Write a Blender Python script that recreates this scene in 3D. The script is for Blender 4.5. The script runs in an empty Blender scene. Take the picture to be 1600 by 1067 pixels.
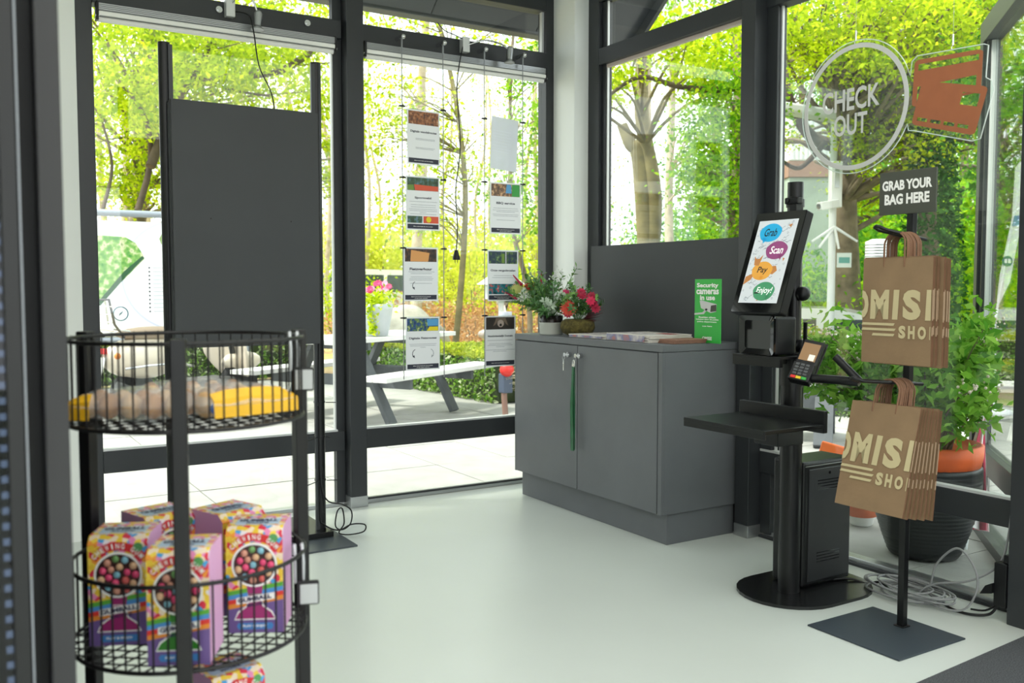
import bpy, bmesh, math, random
import numpy as np
from mathutils import Vector, Matrix

# ------------------------------------------------------------------ camera, sky, light, exposure
SC = bpy.context.scene
COL = SC.collection
cam_d = bpy.data.cameras.new('camera'); cam = bpy.data.objects.new('camera', cam_d); COL.objects.link(cam)
cam_d.sensor_width = 36.0; cam_d.lens = 1450.0 / 1600.0 * 36.0
cam_d.clip_start = 0.05; cam_d.clip_end = 400
cam.location = (0, 0, 1.2)
cam.rotation_euler = (math.radians(90 - 3.35), 0, math.radians(-31.6))
cam_d.dof.use_dof = True; cam_d.dof.focus_distance = 3.9; cam_d.dof.aperture_fstop = 4.6
SC.camera = cam
w = bpy.data.worlds.new('world'); SC.world = w; w.use_nodes = True
bg = w.node_tree.nodes['Background']; bg.inputs[0].default_value = (0.93, 0.97, 1.0, 1); bg.inputs[1].default_value = 2.5
sun_d = bpy.data.lights.new('sun', 'SUN'); sun = bpy.data.objects.new('sun', sun_d); COL.objects.link(sun)
sun_d.energy = 5.2; sun_d.angle = math.radians(9); sun_d.color = (1.0, 0.95, 0.85)
sun.rotation_euler = Vector((0.50, -0.20, -0.84)).to_track_quat('-Z', 'Y').to_euler()
def room_fill(x, y, sx, sy, e):  # added area light under the ceiling to brighten the room, no visible fitting
    d = bpy.data.lights.new('room_fill', 'AREA'); d.shape = 'RECTANGLE'; d.size = sx; d.size_y = sy; d.energy = e; d.color = (1.0, 0.98, 0.94)
    o = bpy.data.objects.new('room_fill', d); COL.objects.link(o); o.location = (x, y, 2.94)
room_fill(0.2, -0.4, 5.4, 5.6, 135)
SC.view_settings.view_transform = 'Standard'; SC.view_settings.look = 'None'
SC.view_settings.exposure = 0.16; SC.view_settings.gamma = 1.0; SC.view_settings.use_curve_mapping = False
SC.cycles.max_bounces = 8; SC.cycles.transparent_max_bounces = 24; SC.cycles.diffuse_bounces = 4; SC.cycles.glossy_bounces = 4

# ------------------------------------------------------------------ helpers
R = random.Random(7)
PI = math.pi
def lin(h):
    h = h.lstrip('#'); c = [int(h[i:i+2], 16) / 255 for i in (0, 2, 4)]
    return tuple(x / 12.92 if x <= 0.04045 else ((x + 0.055) / 1.055) ** 2.4 for x in c) + (1,)
MATS = {}
def nd(m, t, **k):
    n = m.node_tree.nodes.new(t)
    for a, b in k.items(): setattr(n, a, b)
    return n
def mat(name, hexc, rough=0.5, metal=0.0, var=0.0, scale=8.0, bump=0.0, bscale=60.0, spec=0.5, coat=0.0):
    if name in MATS: return MATS[name]
    m = bpy.data.materials.new(name); m.use_nodes = True; L = m.node_tree.links
    b = m.node_tree.nodes['Principled BSDF']; c = lin(hexc)
    b.inputs['Base Color'].default_value = c; b.inputs['Roughness'].default_value = rough; b.inputs['Metallic'].default_value = metal
    b.inputs['Specular IOR Level'].default_value = spec; b.inputs['Coat Weight'].default_value = coat
    tc = nd(m, 'ShaderNodeTexCoord')
    if var:
        n = nd(m, 'ShaderNodeTexNoise'); n.inputs['Scale'].default_value = scale; n.inputs['Detail'].default_value = 6
        L.new(tc.outputs['Object'], n.inputs['Vector'])
        r = nd(m, 'ShaderNodeValToRGB'); e = r.color_ramp.elements
        e[0].position = 0.3; e[1].position = 0.7
        e[0].color = tuple(x * (1 - var) for x in c[:3]) + (1,); e[1].color = tuple(min(1, x * (1 + var)) for x in c[:3]) + (1,)
        L.new(n.outputs['Fac'], r.inputs[0]); L.new(r.outputs[0], b.inputs['Base Color'])
    if bump:
        n2 = nd(m, 'ShaderNodeTexNoise'); n2.inputs['Scale'].default_value = bscale; n2.inputs['Detail'].default_value = 4
        L.new(tc.outputs['Object'], n2.inputs['Vector'])
        bp = nd(m, 'ShaderNodeBump'); bp.inputs['Strength'].default_value = bump; bp.inputs['Distance'].default_value = 0.01
        L.new(n2.outputs['Fac'], bp.inputs['Height']); L.new(bp.outputs[0], b.inputs['Normal'])
    MATS[name] = m; return m
def ramp_mat(name, stops, scale=30, rough=0.5, tex='noise', detail=3, stretch=(1, 1, 1)):
    if name in MATS: return MATS[name]
    m = bpy.data.materials.new(name); m.use_nodes = True; L = m.node_tree.links; b = m.node_tree.nodes['Principled BSDF']
    b.inputs['Roughness'].default_value = rough
    tc = nd(m, 'ShaderNodeTexCoord'); mp = nd(m, 'ShaderNodeMapping'); mp.inputs['Scale'].default_value = stretch
    L.new(tc.outputs['Object'], mp.inputs[0])
    r = nd(m, 'ShaderNodeValToRGB')
    if tex == 'noise':
        n = nd(m, 'ShaderNodeTexNoise'); n.inputs['Scale'].default_value = scale; n.inputs['Detail'].default_value = detail; out = n.outputs['Fac']
    else:
        n = nd(m, 'ShaderNodeTexVoronoi'); n.inputs['Scale'].default_value = scale
        s = nd(m, 'ShaderNodeSeparateColor'); L.new(n.outputs['Color'], s.inputs[0]); out = s.outputs[0]; r.color_ramp.interpolation = 'CONSTANT'
    L.new(mp.outputs[0], n.inputs['Vector'])
    e = r.color_ramp.elements
    while len(e) < len(stops): e.new(0.5)
    for i, (p, h) in enumerate(stops): e[i].position = p; e[i].color = lin(h)
    L.new(out, r.inputs[0]); L.new(r.outputs[0], b.inputs['Base Color'])
    MATS[name] = m; return m
def leaf_mat(name, cols, trans=0.5):
    m = bpy.data.materials.new(name); m.use_nodes = True; L = m.node_tree.links; N = m.node_tree.nodes
    N.remove(N['Principled BSDF']); out = N['Material Output']
    g = nd(m, 'ShaderNodeNewGeometry'); r = nd(m, 'ShaderNodeValToRGB'); e = r.color_ramp.elements
    while len(e) < len(cols): e.new(0.5)
    for i, h in enumerate(cols): e[i].position = i / (len(cols) - 1); e[i].color = lin(h)
    L.new(g.outputs['Random Per Island'], r.inputs[0])
    d = nd(m, 'ShaderNodeBsdfDiffuse'); t = nd(m, 'ShaderNodeBsdfTranslucent'); x = nd(m, 'ShaderNodeMixShader'); x.inputs[0].default_value = trans
    L.new(r.outputs[0], d.inputs[0]); L.new(r.outputs[0], t.inputs[0]); L.new(d.outputs[0], x.inputs[1]); L.new(t.outputs[0], x.inputs[2]); L.new(x.outputs[0], out.inputs[0])
    MATS[name] = m; return m
def glass_mat(name, tint='ffffff', rough=0.0, refl=1.0, ior=1.45):
    m = bpy.data.materials.new(name); m.use_nodes = True; L = m.node_tree.links; N = m.node_tree.nodes
    N.remove(N['Principled BSDF']); out = N['Material Output']
    lw = nd(m, 'ShaderNodeLayerWeight'); lw.inputs[0].default_value = 0.5          # facing term is the same on both sides of the sheet
    f = nd(m, 'ShaderNodeMath', operation='POWER'); f.inputs[1].default_value = 5.0; L.new(lw.outputs['Facing'], f.inputs[0])
    mu = nd(m, 'ShaderNodeMath', operation='MULTIPLY_ADD'); mu.inputs[1].default_value = 0.9 * refl; mu.inputs[2].default_value = 0.04 * refl
    t = nd(m, 'ShaderNodeBsdfTransparent'); t.inputs[0].default_value = lin(tint)
    g = nd(m, 'ShaderNodeBsdfGlossy'); g.inputs['Roughness'].default_value = rough
    x = nd(m, 'ShaderNodeMixShader'); L.new(f.outputs[0], mu.inputs[0]); L.new(mu.outputs[0], x.inputs[0]); L.new(t.outputs[0], x.inputs[1]); L.new(g.outputs[0], x.inputs[2]); L.new(x.outputs[0], out.inputs[0])
    MATS[name] = m; return m
def mix_glass(name, hexc, alpha, rough=0.3):          # translucent printed sheet / plastic film
    m = bpy.data.materials.new(name); m.use_nodes = True; L = m.node_tree.links; N = m.node_tree.nodes; b = N['Principled BSDF']; out = N['Material Output']
    b.inputs['Base Color'].default_value = lin(hexc); b.inputs['Roughness'].default_value = rough
    t = nd(m, 'ShaderNodeBsdfTransparent'); x = nd(m, 'ShaderNodeMixShader'); x.inputs[0].default_value = alpha
    L.new(t.outputs[0], x.inputs[1]); L.new(b.outputs[0], x.inputs[2]); L.new(x.outputs[0], out.inputs[0]); MATS[name] = m; return m
def emit_mat(name, hexc, s):
    m = bpy.data.materials.new(name); m.use_nodes = True; b = m.node_tree.nodes['Principled BSDF']
    b.inputs['Base Color'].default_value = lin(hexc); b.inputs['Emission Color'].default_value = lin(hexc); b.inputs['Emission Strength'].default_value = s
    MATS[name] = m; return m

def wl(o):
    v = Vector((0, 0, 0))
    while o is not None: v += o.location; o = o.parent
    return v
def link(name, me, mats, parent=None):
    o = bpy.data.objects.new(name, me); COL.objects.link(o)
    for m in (mats if isinstance(mats, (list, tuple)) else [mats]): me.materials.append(m)
    if parent is not None: o.parent = parent
    return o
X3, Y3, Z3 = Vector((1, 0, 0)), Vector((0, 1, 0)), Vector((0, 0, 1))
def holed(outer, holes, t):
    """flat plate with holes, as (verts, faces) in its own plane, thickness t"""
    cu = bpy.data.curves.new('plate', 'CURVE'); cu.dimensions = '2D'; cu.fill_mode = 'BOTH'; cu.extrude = t / 2
    for P in [outer] + holes:
        s = cu.splines.new('POLY'); s.points.add(len(P) - 1); s.use_cyclic_u = True
        for q, (x, y) in zip(s.points, P): q.co = (x, y, 0, 1)
    ob = bpy.data.objects.new('plate', cu); me = bpy.data.meshes.new_from_object(ob)
    r = ([tuple(v.co) for v in me.vertices], [tuple(p.vertices) for p in me.polygons])
    bpy.data.objects.remove(ob); bpy.data.meshes.remove(me); bpy.data.curves.remove(cu); return r
class MB:
    def __init__(s): s.v = []; s.f = []; s.m = []; s.sm = []
    def add(s, vs, fs, mi=0, sm=False):
        k = len(s.v); s.v += [tuple(p) for p in vs]; s.f += [tuple(i + k for i in f) for f in fs]; s.m += [mi] * len(fs); s.sm += [sm] * len(fs); return s
    def box(s, c, size, M=None, mi=0):
        c = Vector(c); h = Vector(size) / 2; vs = []
        for a in (-1, 1):
            for b in (-1, 1):
                for d in (-1, 1):
                    p = Vector((a * h.x, b * h.y, d * h.z)); vs.append(c + (M @ p if M else p))
        return s.add(vs, [(0, 1, 3, 2), (4, 6, 7, 5), (0, 4, 5, 1), (2, 3, 7, 6), (0, 2, 6, 4), (1, 5, 7, 3)], mi)
    def bx(s, x0, x1, y0, y1, z0, z1, mi=0):
        return s.box(((x0 + x1) / 2, (y0 + y1) / 2, (z0 + z1) / 2), (abs(x1 - x0), abs(y1 - y0), abs(z1 - z0)), None, mi)
    def bar(s, p0, p1, wd, ht, up=(0, 0, 1), mi=0):                   # rectangular bar between two points
        p0, p1 = Vector(p0), Vector(p1); d = (p1 - p0); l = d.length; d.normalize(); up = Vector(up)
        a = d.cross(up).normalized(); b = a.cross(d)
        M = Matrix((d, a, b)).transposed(); return s.box((p0 + p1) / 2, (l, wd, ht), M, mi)
    def cyl(s, p0, p1, r0, r1=None, n=14, cap=True, mi=0):
        p0, p1 = Vector(p0), Vector(p1); r1 = r0 if r1 is None else r1
        d = (p1 - p0).normalized(); a = d.orthogonal().normalized(); b = d.cross(a)
        ring = lambda p, r: [p + (a * math.cos(2 * PI * i / n) + b * math.sin(2 * PI * i / n)) * r for i in range(n)]
        A, B = ring(p0, r0), ring(p1, r1)
        s.add(A + B, [(i, (i + 1) % n, n + (i + 1) % n, n + i) for i in range(n)], mi, True)
        if cap: s.add(A, [tuple(range(n - 1, -1, -1))], mi); s.add(B, [tuple(range(n))], mi)
        return s
    def tube(s, pts, r, n=6, closed=False, mi=0):
        P = [Vector(p) for p in pts]; m = len(P); rr = r if isinstance(r, (list, tuple)) else [r] * m; vs = []; prev = None
        for i in range(m):
            q0 = P[i - 1] if (i or closed) else P[i]; q1 = P[(i + 1) % m] if (i < m - 1 or closed) else P[i]
            d = (q1 - q0); d = d.normalized() if d.length > 1e-9 else Vector((0, 0, 1))
            a = d.orthogonal().normalized() if prev is None else (prev - d * prev.dot(d))
            a = a.normalized() if a.length > 1e-6 else d.orthogonal().normalized()
            prev = a; b = d.cross(a)
            vs += [P[i] + (a * math.cos(2 * PI * k / n) + b * math.sin(2 * PI * k / n)) * rr[i] for k in range(n)]
        fs = []
        for i in range(m if closed else m - 1):
            j = (i + 1) % m
            fs += [(i * n + k, i * n + (k + 1) % n, j * n + (k + 1) % n, j * n + k) for k in range(n)]
        s.add(vs, fs, mi, True)
        if not closed: s.add(vs[:n], [tuple(range(n - 1, -1, -1))], mi); s.add(vs[-n:], [tuple(range(n))], mi)
        return s
    def lathe(s, prof, c=(0, 0, 0), n=24, mi=0, sm=True):
        c = Vector(c); vs = []; fs = []
        for r, z in prof: vs += [c + Vector((r * math.cos(2 * PI * i / n), r * math.sin(2 * PI * i / n), z)) for i in range(n)]
        for k in range(len(prof) - 1): fs += [(k * n + i, k * n + (i + 1) % n, (k + 1) * n + (i + 1) % n, (k + 1) * n + i) for i in range(n)]
        s.add(vs, fs, mi, sm)
        for k, rev in ((0, True), (len(prof) - 1, False)):
            if prof[k][0] > 1e-5:
                ids = list(range(n)); s.add(vs[k * n:(k + 1) * n], [tuple(ids[::-1] if rev else ids)], mi)
        return s
    def sph(s, c, r, n=10, mi=0, sc=(1, 1, 1)):
        c = Vector(c); vs = []; fs = []; h = n // 2 + 1
        for j in range(h + 1):
            t = PI * j / h
            vs += [c + Vector((r * sc[0] * math.sin(t) * math.cos(2 * PI * i / n), r * sc[1] * math.sin(t) * math.sin(2 * PI * i / n), r * sc[2] * math.cos(t))) for i in range(n)]
        for j in range(h): fs += [(j * n + i, (j + 1) * n + i, (j + 1) * n + (i + 1) % n, j * n + (i + 1) % n) for i in range(n)]
        return s.add(vs, fs, mi, True)
    def prism(s, poly, O, Rv, U, t, mi=0):                             # polygon in (Rv,U) extruded by t along Rv x U
        O, Rv, U = Vector(O), Vector(Rv), Vector(U); N = Rv.cross(U).normalized(); n = len(poly)
        A = [O + Rv * a + U * b for a, b in poly]; B = [p + N * t for p in A]
        s.add(A + B, [(i, (i + 1) % n, n + (i + 1) % n, n + i) for i in range(n)], mi)
        s.add(A, [tuple(range(n - 1, -1, -1))], mi); s.add(B, [tuple(range(n))], mi); return s
    def flat(s, poly, O, Rv, U, off=0.0, mi=0):
        O, Rv, U = Vector(O), Vector(Rv), Vector(U); N = Rv.cross(U).normalized()
        return s.add([O + Rv * a + U * b + N * off for a, b in poly], [tuple(range(len(poly)))], mi)
    def rect(s, x0, y0, x1, y1, O, Rv, U, off=0.0, mi=0): return s.flat([(x0, y0), (x1, y0), (x1, y1), (x0, y1)], O, Rv, U, off, mi)
    def mesh(s, name, off=None):
        me = bpy.data.meshes.new(name); vs = s.v if off is None else [(a - off.x, b - off.y, c - off.z) for a, b, c in s.v]
        me.from_pydata(vs, [], s.f); me.polygons.foreach_set('material_index', s.m); me.polygons.foreach_set('use_smooth', s.sm); me.update(); return me
    def obj(s, name, m, parent=None, bev=0.0, local=False, kind=None, label=None, seg=2):
        o = link(name, s.mesh(name, None if (local or parent is None) else wl(parent)), m, parent)
        if bev: b = o.modifiers.new('bevel', 'BEVEL'); b.width = bev; b.segments = seg; b.limit_method = 'ANGLE'; b.harden_normals = False
        if kind: o['kind'] = kind
        if label: o['label'] = label
        return o
def arc(cx, cy, r, a0, a1, n=10): return [(cx + r * math.cos(math.radians(a0 + (a1 - a0) * i / n)), cy + r * math.sin(math.radians(a0 + (a1 - a0) * i / n))) for i in range(n + 1)]
def rrect(x0, y0, x1, y1, r, n=5):
    return arc(x1 - r, y0 + r, r, -90, 0, n) + arc(x1 - r, y1 - r, r, 0, 90, n) + arc(x0 + r, y1 - r, r, 90, 180, n) + arc(x0 + r, y0 + r, r, 180, 270, n)
def circ(cx, cy, r, n=24): return [(cx + r * math.cos(2 * PI * i / n), cy + r * math.sin(2 * PI * i / n)) for i in range(n)]
def spline(pts, k=8, closed=False):                                    # Catmull-Rom
    P = [Vector(p) for p in pts]; n = len(P); out = []
    g = (lambda i: P[i % n]) if closed else (lambda i: P[min(max(i, 0), n - 1)])
    for i in range(n if closed else n - 1):
        a, b, c, d = g(i - 1), g(i), g(i + 1), g(i + 2)
        for j in range(k):
            t = j / k; out.append(0.5 * ((2 * b) + (c - a) * t + (2 * a - 5 * b + 4 * c - d) * t * t + (3 * b - a - 3 * c + d) * t ** 3))
    if not closed: out.append(P[-1])
    return out
def tag(o, label, cat, group=None, kind=None):
    o['label'] = label; o['category'] = cat
    if group: o['group'] = group
    if kind: o['kind'] = kind
    return o
def thing(name, label, cat, loc=(0, 0, 0), rz=0.0, group=None, kind=None):
    o = bpy.data.objects.new(name, None); COL.objects.link(o); o.location = loc; o.rotation_euler = (0, 0, rz); o.empty_display_size = 0.1
    return tag(o, label, cat, group, kind)
def struct(o): o['kind'] = 'structure'; return o
def sroot(name, loc=(0, 0, 0)):
    o = bpy.data.objects.new(name, None); COL.objects.link(o); o.location = loc; return struct(o)
def copy_tree(o, parent=None):
    c = o.copy(); COL.objects.link(c)
    if parent is not None: c.parent = parent
    for ch in list(o.children): copy_tree(ch, c)
    return c
# lettering: outline meshes of the built-in font, fitted into a box
GL = {}
def glyphs(body, bold):
    if (body, bold) in GL: return GL[(body, bold)]
    cu = bpy.data.curves.new('lettering', 'FONT'); cu.body = body; cu.size = 1.0; cu.offset = bold; cu.resolution_u = 3; cu.space_line = 0.9; cu.align_x = 'CENTER'
    ob = bpy.data.objects.new('lettering', cu)
    me = bpy.data.meshes.new_from_object(ob)
    v = np.array([p.co[:2] for p in me.vertices]); v = (v - v.min(0)) / np.maximum(v.max(0) - v.min(0), 1e-6)
    r = (v, [tuple(p.vertices) for p in me.polygons])
    bpy.data.objects.remove(ob); bpy.data.meshes.remove(me); bpy.data.curves.remove(cu); GL[(body, bold)] = r; return r
def text(mb, body, x0, y0, x1, y1, O, Rv, U, off=0.0006, bold=0.03, slant=0.0, clip=None, mi=0):
    v, fs = glyphs(body, bold); O, Rv, U = Vector(O), Vector(Rv), Vector(U); N = Rv.cross(U).normalized()
    X = x0 + v[:, 0] * (x1 - x0) + slant * (y1 - y0) * v[:, 1]; Y = y0 + v[:, 1] * (y1 - y0)
    if clip is None: return mb.add([O + Rv * float(a) + U * float(b) + N * off for a, b in zip(X, Y)], fs, mi)
    bm = bmesh.new(); vs = [bm.verts.new((float(a), float(b), 0)) for a, b in zip(X, Y)]
    for f in fs:
        try: bm.faces.new([vs[i] for i in f])
        except ValueError: pass
    for c, nx in ((clip[0], -1), (clip[1], 1)):
        bmesh.ops.bisect_plane(bm, geom=bm.verts[:] + bm.edges[:] + bm.faces[:], plane_co=(c, 0, 0), plane_no=(nx, 0, 0), clear_outer=True)
    bm.verts.index_update()
    mb.add([O + Rv * q.co.x + U * q.co.y + N * off for q in bm.verts], [tuple(q.index for q in f.verts) for f in bm.faces], mi); bm.free(); return mb
def text_arc(mb, body, cx, cy, r, a0, a1, h, wd, O, Rv, U, off, bold=0.04, mi=0):
    n = len(body); O, Rv, U = Vector(O), Vector(Rv), Vector(U)
    for i, ch in enumerate(body):
        if ch == ' ': continue
        a = math.radians(a0 + (a1 - a0) * i / (n - 1)); rv = Rv * math.sin(a) - U * math.cos(a); uv = Rv * math.cos(a) + U * math.sin(a)
        ww = wd * (0.45 if ch in 'I1' else 1)
        text(mb, ch, -ww / 2, 0, ww / 2, h, O + Rv * (cx + r * math.cos(a)) + U * (cy + r * math.sin(a)), rv, uv, off, bold, mi=mi)

# ------------------------------------------------------------------ materials
ANTH = mat('anthracite_frame', '2b2e31', 0.42, 0.0, 0.05, 3)
ANTH2 = mat('anthracite_laminate', '5f6265', 0.5, 0.0, 0.06, 5, 0.05, 300)
PANEL = mat('charcoal_panel', '303335', 0.55, 0, 0.06, 4, 0.04, 400)
BLACK = mat('black_metal', '111213', 0.30, 0, 0.1, 6, spec=0.35)
BLACKP = mat('black_plastic', '121315', 0.38, spec=0.35)
GLOSSB = mat('glossy_black', '0a0b0c', 0.08, coat=0.6)
RACKB = mat('black_wire', '131314', 0.35, spec=0.4)
WHITEW = mat('white_paint', 'e9ece8', 0.6, 0, 0.02, 2)
FLOORM = mat('pale_cast_floor', 'cbd1cb', 0.33, 0, 0.03, 1.2, 0.02, 40)
ALU = mat('brushed_aluminium', 'b4b6b8', 0.3, 0.9)
STEEL = mat('steel_cable', '8b8e90', 0.35, 0.7)
ALUW = mat('pale_aluminium', 'd3d5d4', 0.45, 0.3)
CHROME = mat('chrome', 'd9dadb', 0.12, 1.0)
GLASS = glass_mat('window_glass', 'fbfefc', 0.0, 1.0)
ACRYL = glass_mat('clear_acrylic', 'f6fbf9', 0.02, 1.0)
ACRED = mix_glass('acrylic_edge', 'f4fbf8', 0.55, 0.1)
PAPER = mat('white_paper', 'eef0f2', 0.7)
INK = mat('dark_ink', '2e3140', 0.6)
INKG = mat('grey_ink', 'a9adb2', 0.7)
INKM = mat('mid_grey_ink', '55585f', 0.7)
KRAFT = mat('kraft_paper', '896f52', 0.75, 0, 0.07, 14, 0.08, 90)
KRAFTD = mat('kraft_paper_folded', '7d5a42', 0.75, 0, 0.12, 20, 0.1, 90)
CREAM = mat('cream_print', 'c2b48c', 0.75)
WHITEP = mat('white_print', 'f3f3ef', 0.6)
CARPET = mat('speckled_carpet', '4a4c4f', 0.95, 0, 0.65, 260, 0.6, 300)
PAVE = mat('pale_concrete_paver', 'a09f9b', 0.75, 0, 0.1, 5, 0.12, 60)
PAVES = mat('paving_joint', '77776f', 0.9, 0, 0.2, 10)
SOIL = ramp_mat('forest_floor', [(0.25, '8a6a4a'), (0.45, 'b59a72'), (0.6, '9aa045'), (0.75, 'b9c25c')], 1.3, 0.9, detail=8)
GRAVEL = mat('pale_gravel_path', 'cfc3b0', 0.9, 0, 0.1, 3)
BARK = mat('grey_brown_bark', '7d705c', 0.9, 0, 0.35, 6, 0.5, 25)
BARKM = mat('mossy_bark', '7d7350', 0.9, 0, 0.35, 5, 0.5, 25)
BARKL = mat('pale_hazed_bark', 'b5a68e', 0.9, 0, 0.25, 5, 0.4, 25)  # barks above and here lightened: woodland haze put into the colour
LEAF_Y = leaf_mat('spring_leaf_yellow', ['7a9c10', 'bcd41a', 'dfe934', '9cbe16'], 0.55)
LEAF_G = leaf_mat('spring_leaf_green', ['4a8416', '84bb22', 'b4d82c', '68a51c'], 0.5)
LEAF_D = leaf_mat('deep_leaf_green', ['2f6a1c', '5a9a2c', '84c03a', '44862a'], 0.45)
LEAF_P = leaf_mat('pale_beech_leaf', ['c9cf3a', 'dfe05a', 'b6c338', 'ccd24c'], 0.55)
LEAF_B = leaf_mat('dry_leaf_brown', ['b98a5a', 'd0a878', 'a87a50', 'c99a6a'], 0.3)
LEAF_H = leaf_mat('hedge_leaf', ['44742a', '93b84a', '6a9636', 'e0e6c0'], 0.4)
LEAF_HY = leaf_mat('hedge_top_leaf', ['9fb02a', 'c9cf3c', '86a030', 'd8d860'], 0.45)
LEAF_I = leaf_mat('ivy_leaf', ['234a1e', '3a6a2c', '54853c', '2d5626'], 0.25)
TWOOD = mat('weathered_pale_board', 'd8d7d4', 0.7, 0, 0.1, 6, 0.15, 40)
TLEG = mat('dark_grey_timber', '55595c', 0.7, 0, 0.2, 7, 0.2, 30)
PINK = mat('pink_petal', 'd8366e', 0.6, 0, 0.2, 40)
RED = mat('red_petal', 'd42a2e', 0.6, 0, 0.2, 40)
CORAL = mat('coral_petal', 'ee5f4a', 0.6, 0, 0.2, 40)
CRIM = mat('crimson_petal', 'a8153c', 0.6, 0, 0.2, 40)
GREEN_L = mat('bouquet_leaf', '6f9a4a', 0.55, 0, 0.3, 20)
GREEN_D = mat('dark_bouquet_leaf', '47763a', 0.5, 0, 0.3, 20)
SILVER_L = mat('silvery_leaf', 'b4c4ae', 0.6, 0, 0.15, 20)

# ------------------------------------------------------------------ room shell
YA, XB = 4.75, 3.32
struct(MB().bx(-3.2, 3.36, -4.6, 4.84, -0.12, 0.0).obj('floor', FLOORM))
struct(MB().bx(-3.2, 3.42, -4.6, 4.9, 3.0, 3.12).obj('ceiling', WHITEW))
struct(MB().bx(-3.2, 0.494, 4.75, 4.9, 0, 3.0).bx(0.494, 0.565, 4.75, 4.9, 0, 3.0).obj('wall_front', WHITEW))
struct(MB().bx(-3.3, -3.2, -4.6, 4.9, 0, 3.0).obj('wall_left', WHITEW))
wb = MB(); wb.bx(-3.2, 3.42, -4.7, -4.6, 0, 0.5).bx(-3.2, 3.42, -4.7, -4.6, 2.6, 3.0)
for xx in (-3.2, -1.0, 1.2, 3.3): wb.bx(xx, xx + 0.12, -4.7, -4.6, 0.5, 2.6)
struct(wb.obj('wall_back', WHITEW))
wr = MB(); wr.bx(XB, 3.42, -4.6, 1.7, 2.583, 3.0).bx(XB, 3.42, -4.6, 1.7, 0.0, 0.42)
for yy in (-4.6, -2.6, -0.6): wr.bx(XB, 3.42, yy, yy + 0.1, 0.42, 2.6)
struct(wr.obj('wall_right', ANTH))
struct(MB().bx(3.22, 3.33, 4.53, 4.9, 0, 3.0).bx(3.25, 3.42, 4.60, 4.9, 0, 3.0).obj('wall_corner', WHITEW, bev=0.006))

def frame_piece(name, root, *b, m=ANTH, bev=0.003): return MB().bx(*b).obj(name, m, root, bev)
w1 = sroot('window_1', (0.564, YA, 0))
frame_piece('side_frame', w1, 0.565, 0.638, YA, 4.84, 0, 2.86)
frame_piece('top_frame', w1, 0.565, 1.93, YA, 4.84, 2.86, 3.0)
frame_piece('transom_beam', w1, 0.638, 1.854, YA - 0.01, 4.83, 2.516, 2.611)
frame_piece('bottom_rail', w1, 0.638, 1.854, YA, 4.83, 0.311, 0.418)
frame_piece('threshold', w1, 0.638, 1.854, 4.775, 4.84, 0.0, 0.022, m=ALU)
mu = frame_piece('mullion', w1, 1.866, 1.962, 4.70, 4.84, 0.06, 3.0)
frame_piece('mullion_foot', w1, 1.864, 1.964, 4.697, 4.842, 0.0, 0.06, m=ALU)
frame_piece('sash_stile', w1, 1.815, 1.866, 4.775, 4.82, 0.02, 2.86)
frame_piece('glazing_bead', w1, 1.808, 1.815, 4.775, 4.80, 0.418, 2.516, m=ALUW, bev=0)
frame_piece('rail_bead', w1, 0.638, 1.815, YA + 0.003, 4.79, 0.418, 0.428, m=ALUW, bev=0)
for z0, z1 in ((0.022, 0.311), (0.418, 2.516), (2.611, 2.86)): MB().bx(0.638, 1.815, 4.796, 4.806, z0, z1).obj('pane', GLASS, w1)
for kx in (1.212, 1.662, 0.80):
    MB().cyl((kx, YA - 0.012, 2.565), (kx, YA - 0.03, 2.565), 0.016, n=16).cyl((kx, YA - 0.03, 2.565), (kx, YA - 0.035, 2.565), 0.009, n=12).obj('standoff_knob', CHROME, w1)
w2 = sroot('window_2', (1.97, YA, 0))
frame_piece('side_frame', w2, 3.165, 3.262, YA, 4.84, 0, 3.0)
frame_piece('top_frame', w2, 1.962, 3.165, YA, 4.84, 2.86, 3.0)
frame_piece('transom_beam', w2, 1.962, 3.165, YA - 0.01, 4.83, 2.516, 2.611)
frame_piece('bottom_rail', w2, 1.962, 3.165, YA, 4.83, 0.311, 0.418)
frame_piece('threshold', w2, 1.962, 3.165, 4.765, 4.84, 0.0, 0.022, m=ALU)
frame_piece('threshold_lip', w2, 1.962, 3.165, 4.765, 4.785, 0.022, 0.032, m=ANTH, bev=0)
frame_piece('rail_bead', w2, 1.962, 3.165, YA + 0.003, 4.79, 0.418, 0.428, m=ALUW, bev=0)
frame_piece('glazing_bead', w2, 3.150, 3.165, 4.775, 4.80, 2.611, 2.86, m=ALUW, bev=0)
for z0, z1 in ((0.022, 0.311), (0.418, 2.516), (2.611, 2.86)): MB().bx(1.962, 3.165, 4.796, 4.806, z0, z1).obj('pane', GLASS, w2)
w3 = sroot('window_3', (XB, 4.43, 0))
frame_piece('side_frame', w3, XB, 3.41, 4.43, 4.60, 0, 3.0)
frame_piece('transom_beam', w3, XB, 3.40, 3.22, 4.43, 2.497, 2.590)
frame_piece('bottom_rail', w3, XB, 3.40, 3.22, 4.43, 0.315, 0.42)
frame_piece('top_frame', w3, XB, 3.40, 3.22, 4.43, 2.86, 3.0)
frame_piece('threshold', w3, XB + 0.01, 3.40, 3.22, 4.43, 0, 0.025, m=ALU)
frame_piece('mullion', w3, 3.25, 3.40, 3.135, 3.222, 0.06, 3.0)
frame_piece('mullion_foot', w3, 3.247, 3.402, 3.132, 3.225, 0.0, 0.06, m=ALU)
frame_piece('beam_gasket', w3, XB + 0.03, 3.37, 3.222, 4.43, 2.478, 2.497, m=mat('pale_seal', 'cbbdb6', 0.6), bev=0)
frame_piece('glazing_bead', w3, 3.352, 3.366, 4.385, 4.392, 0.42, 2.86, m=ALUW, bev=0)
frame_piece('sash_stile', w3, 3.345, 3.39, 4.392, 4.43, 0.02, 2.86)
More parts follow.
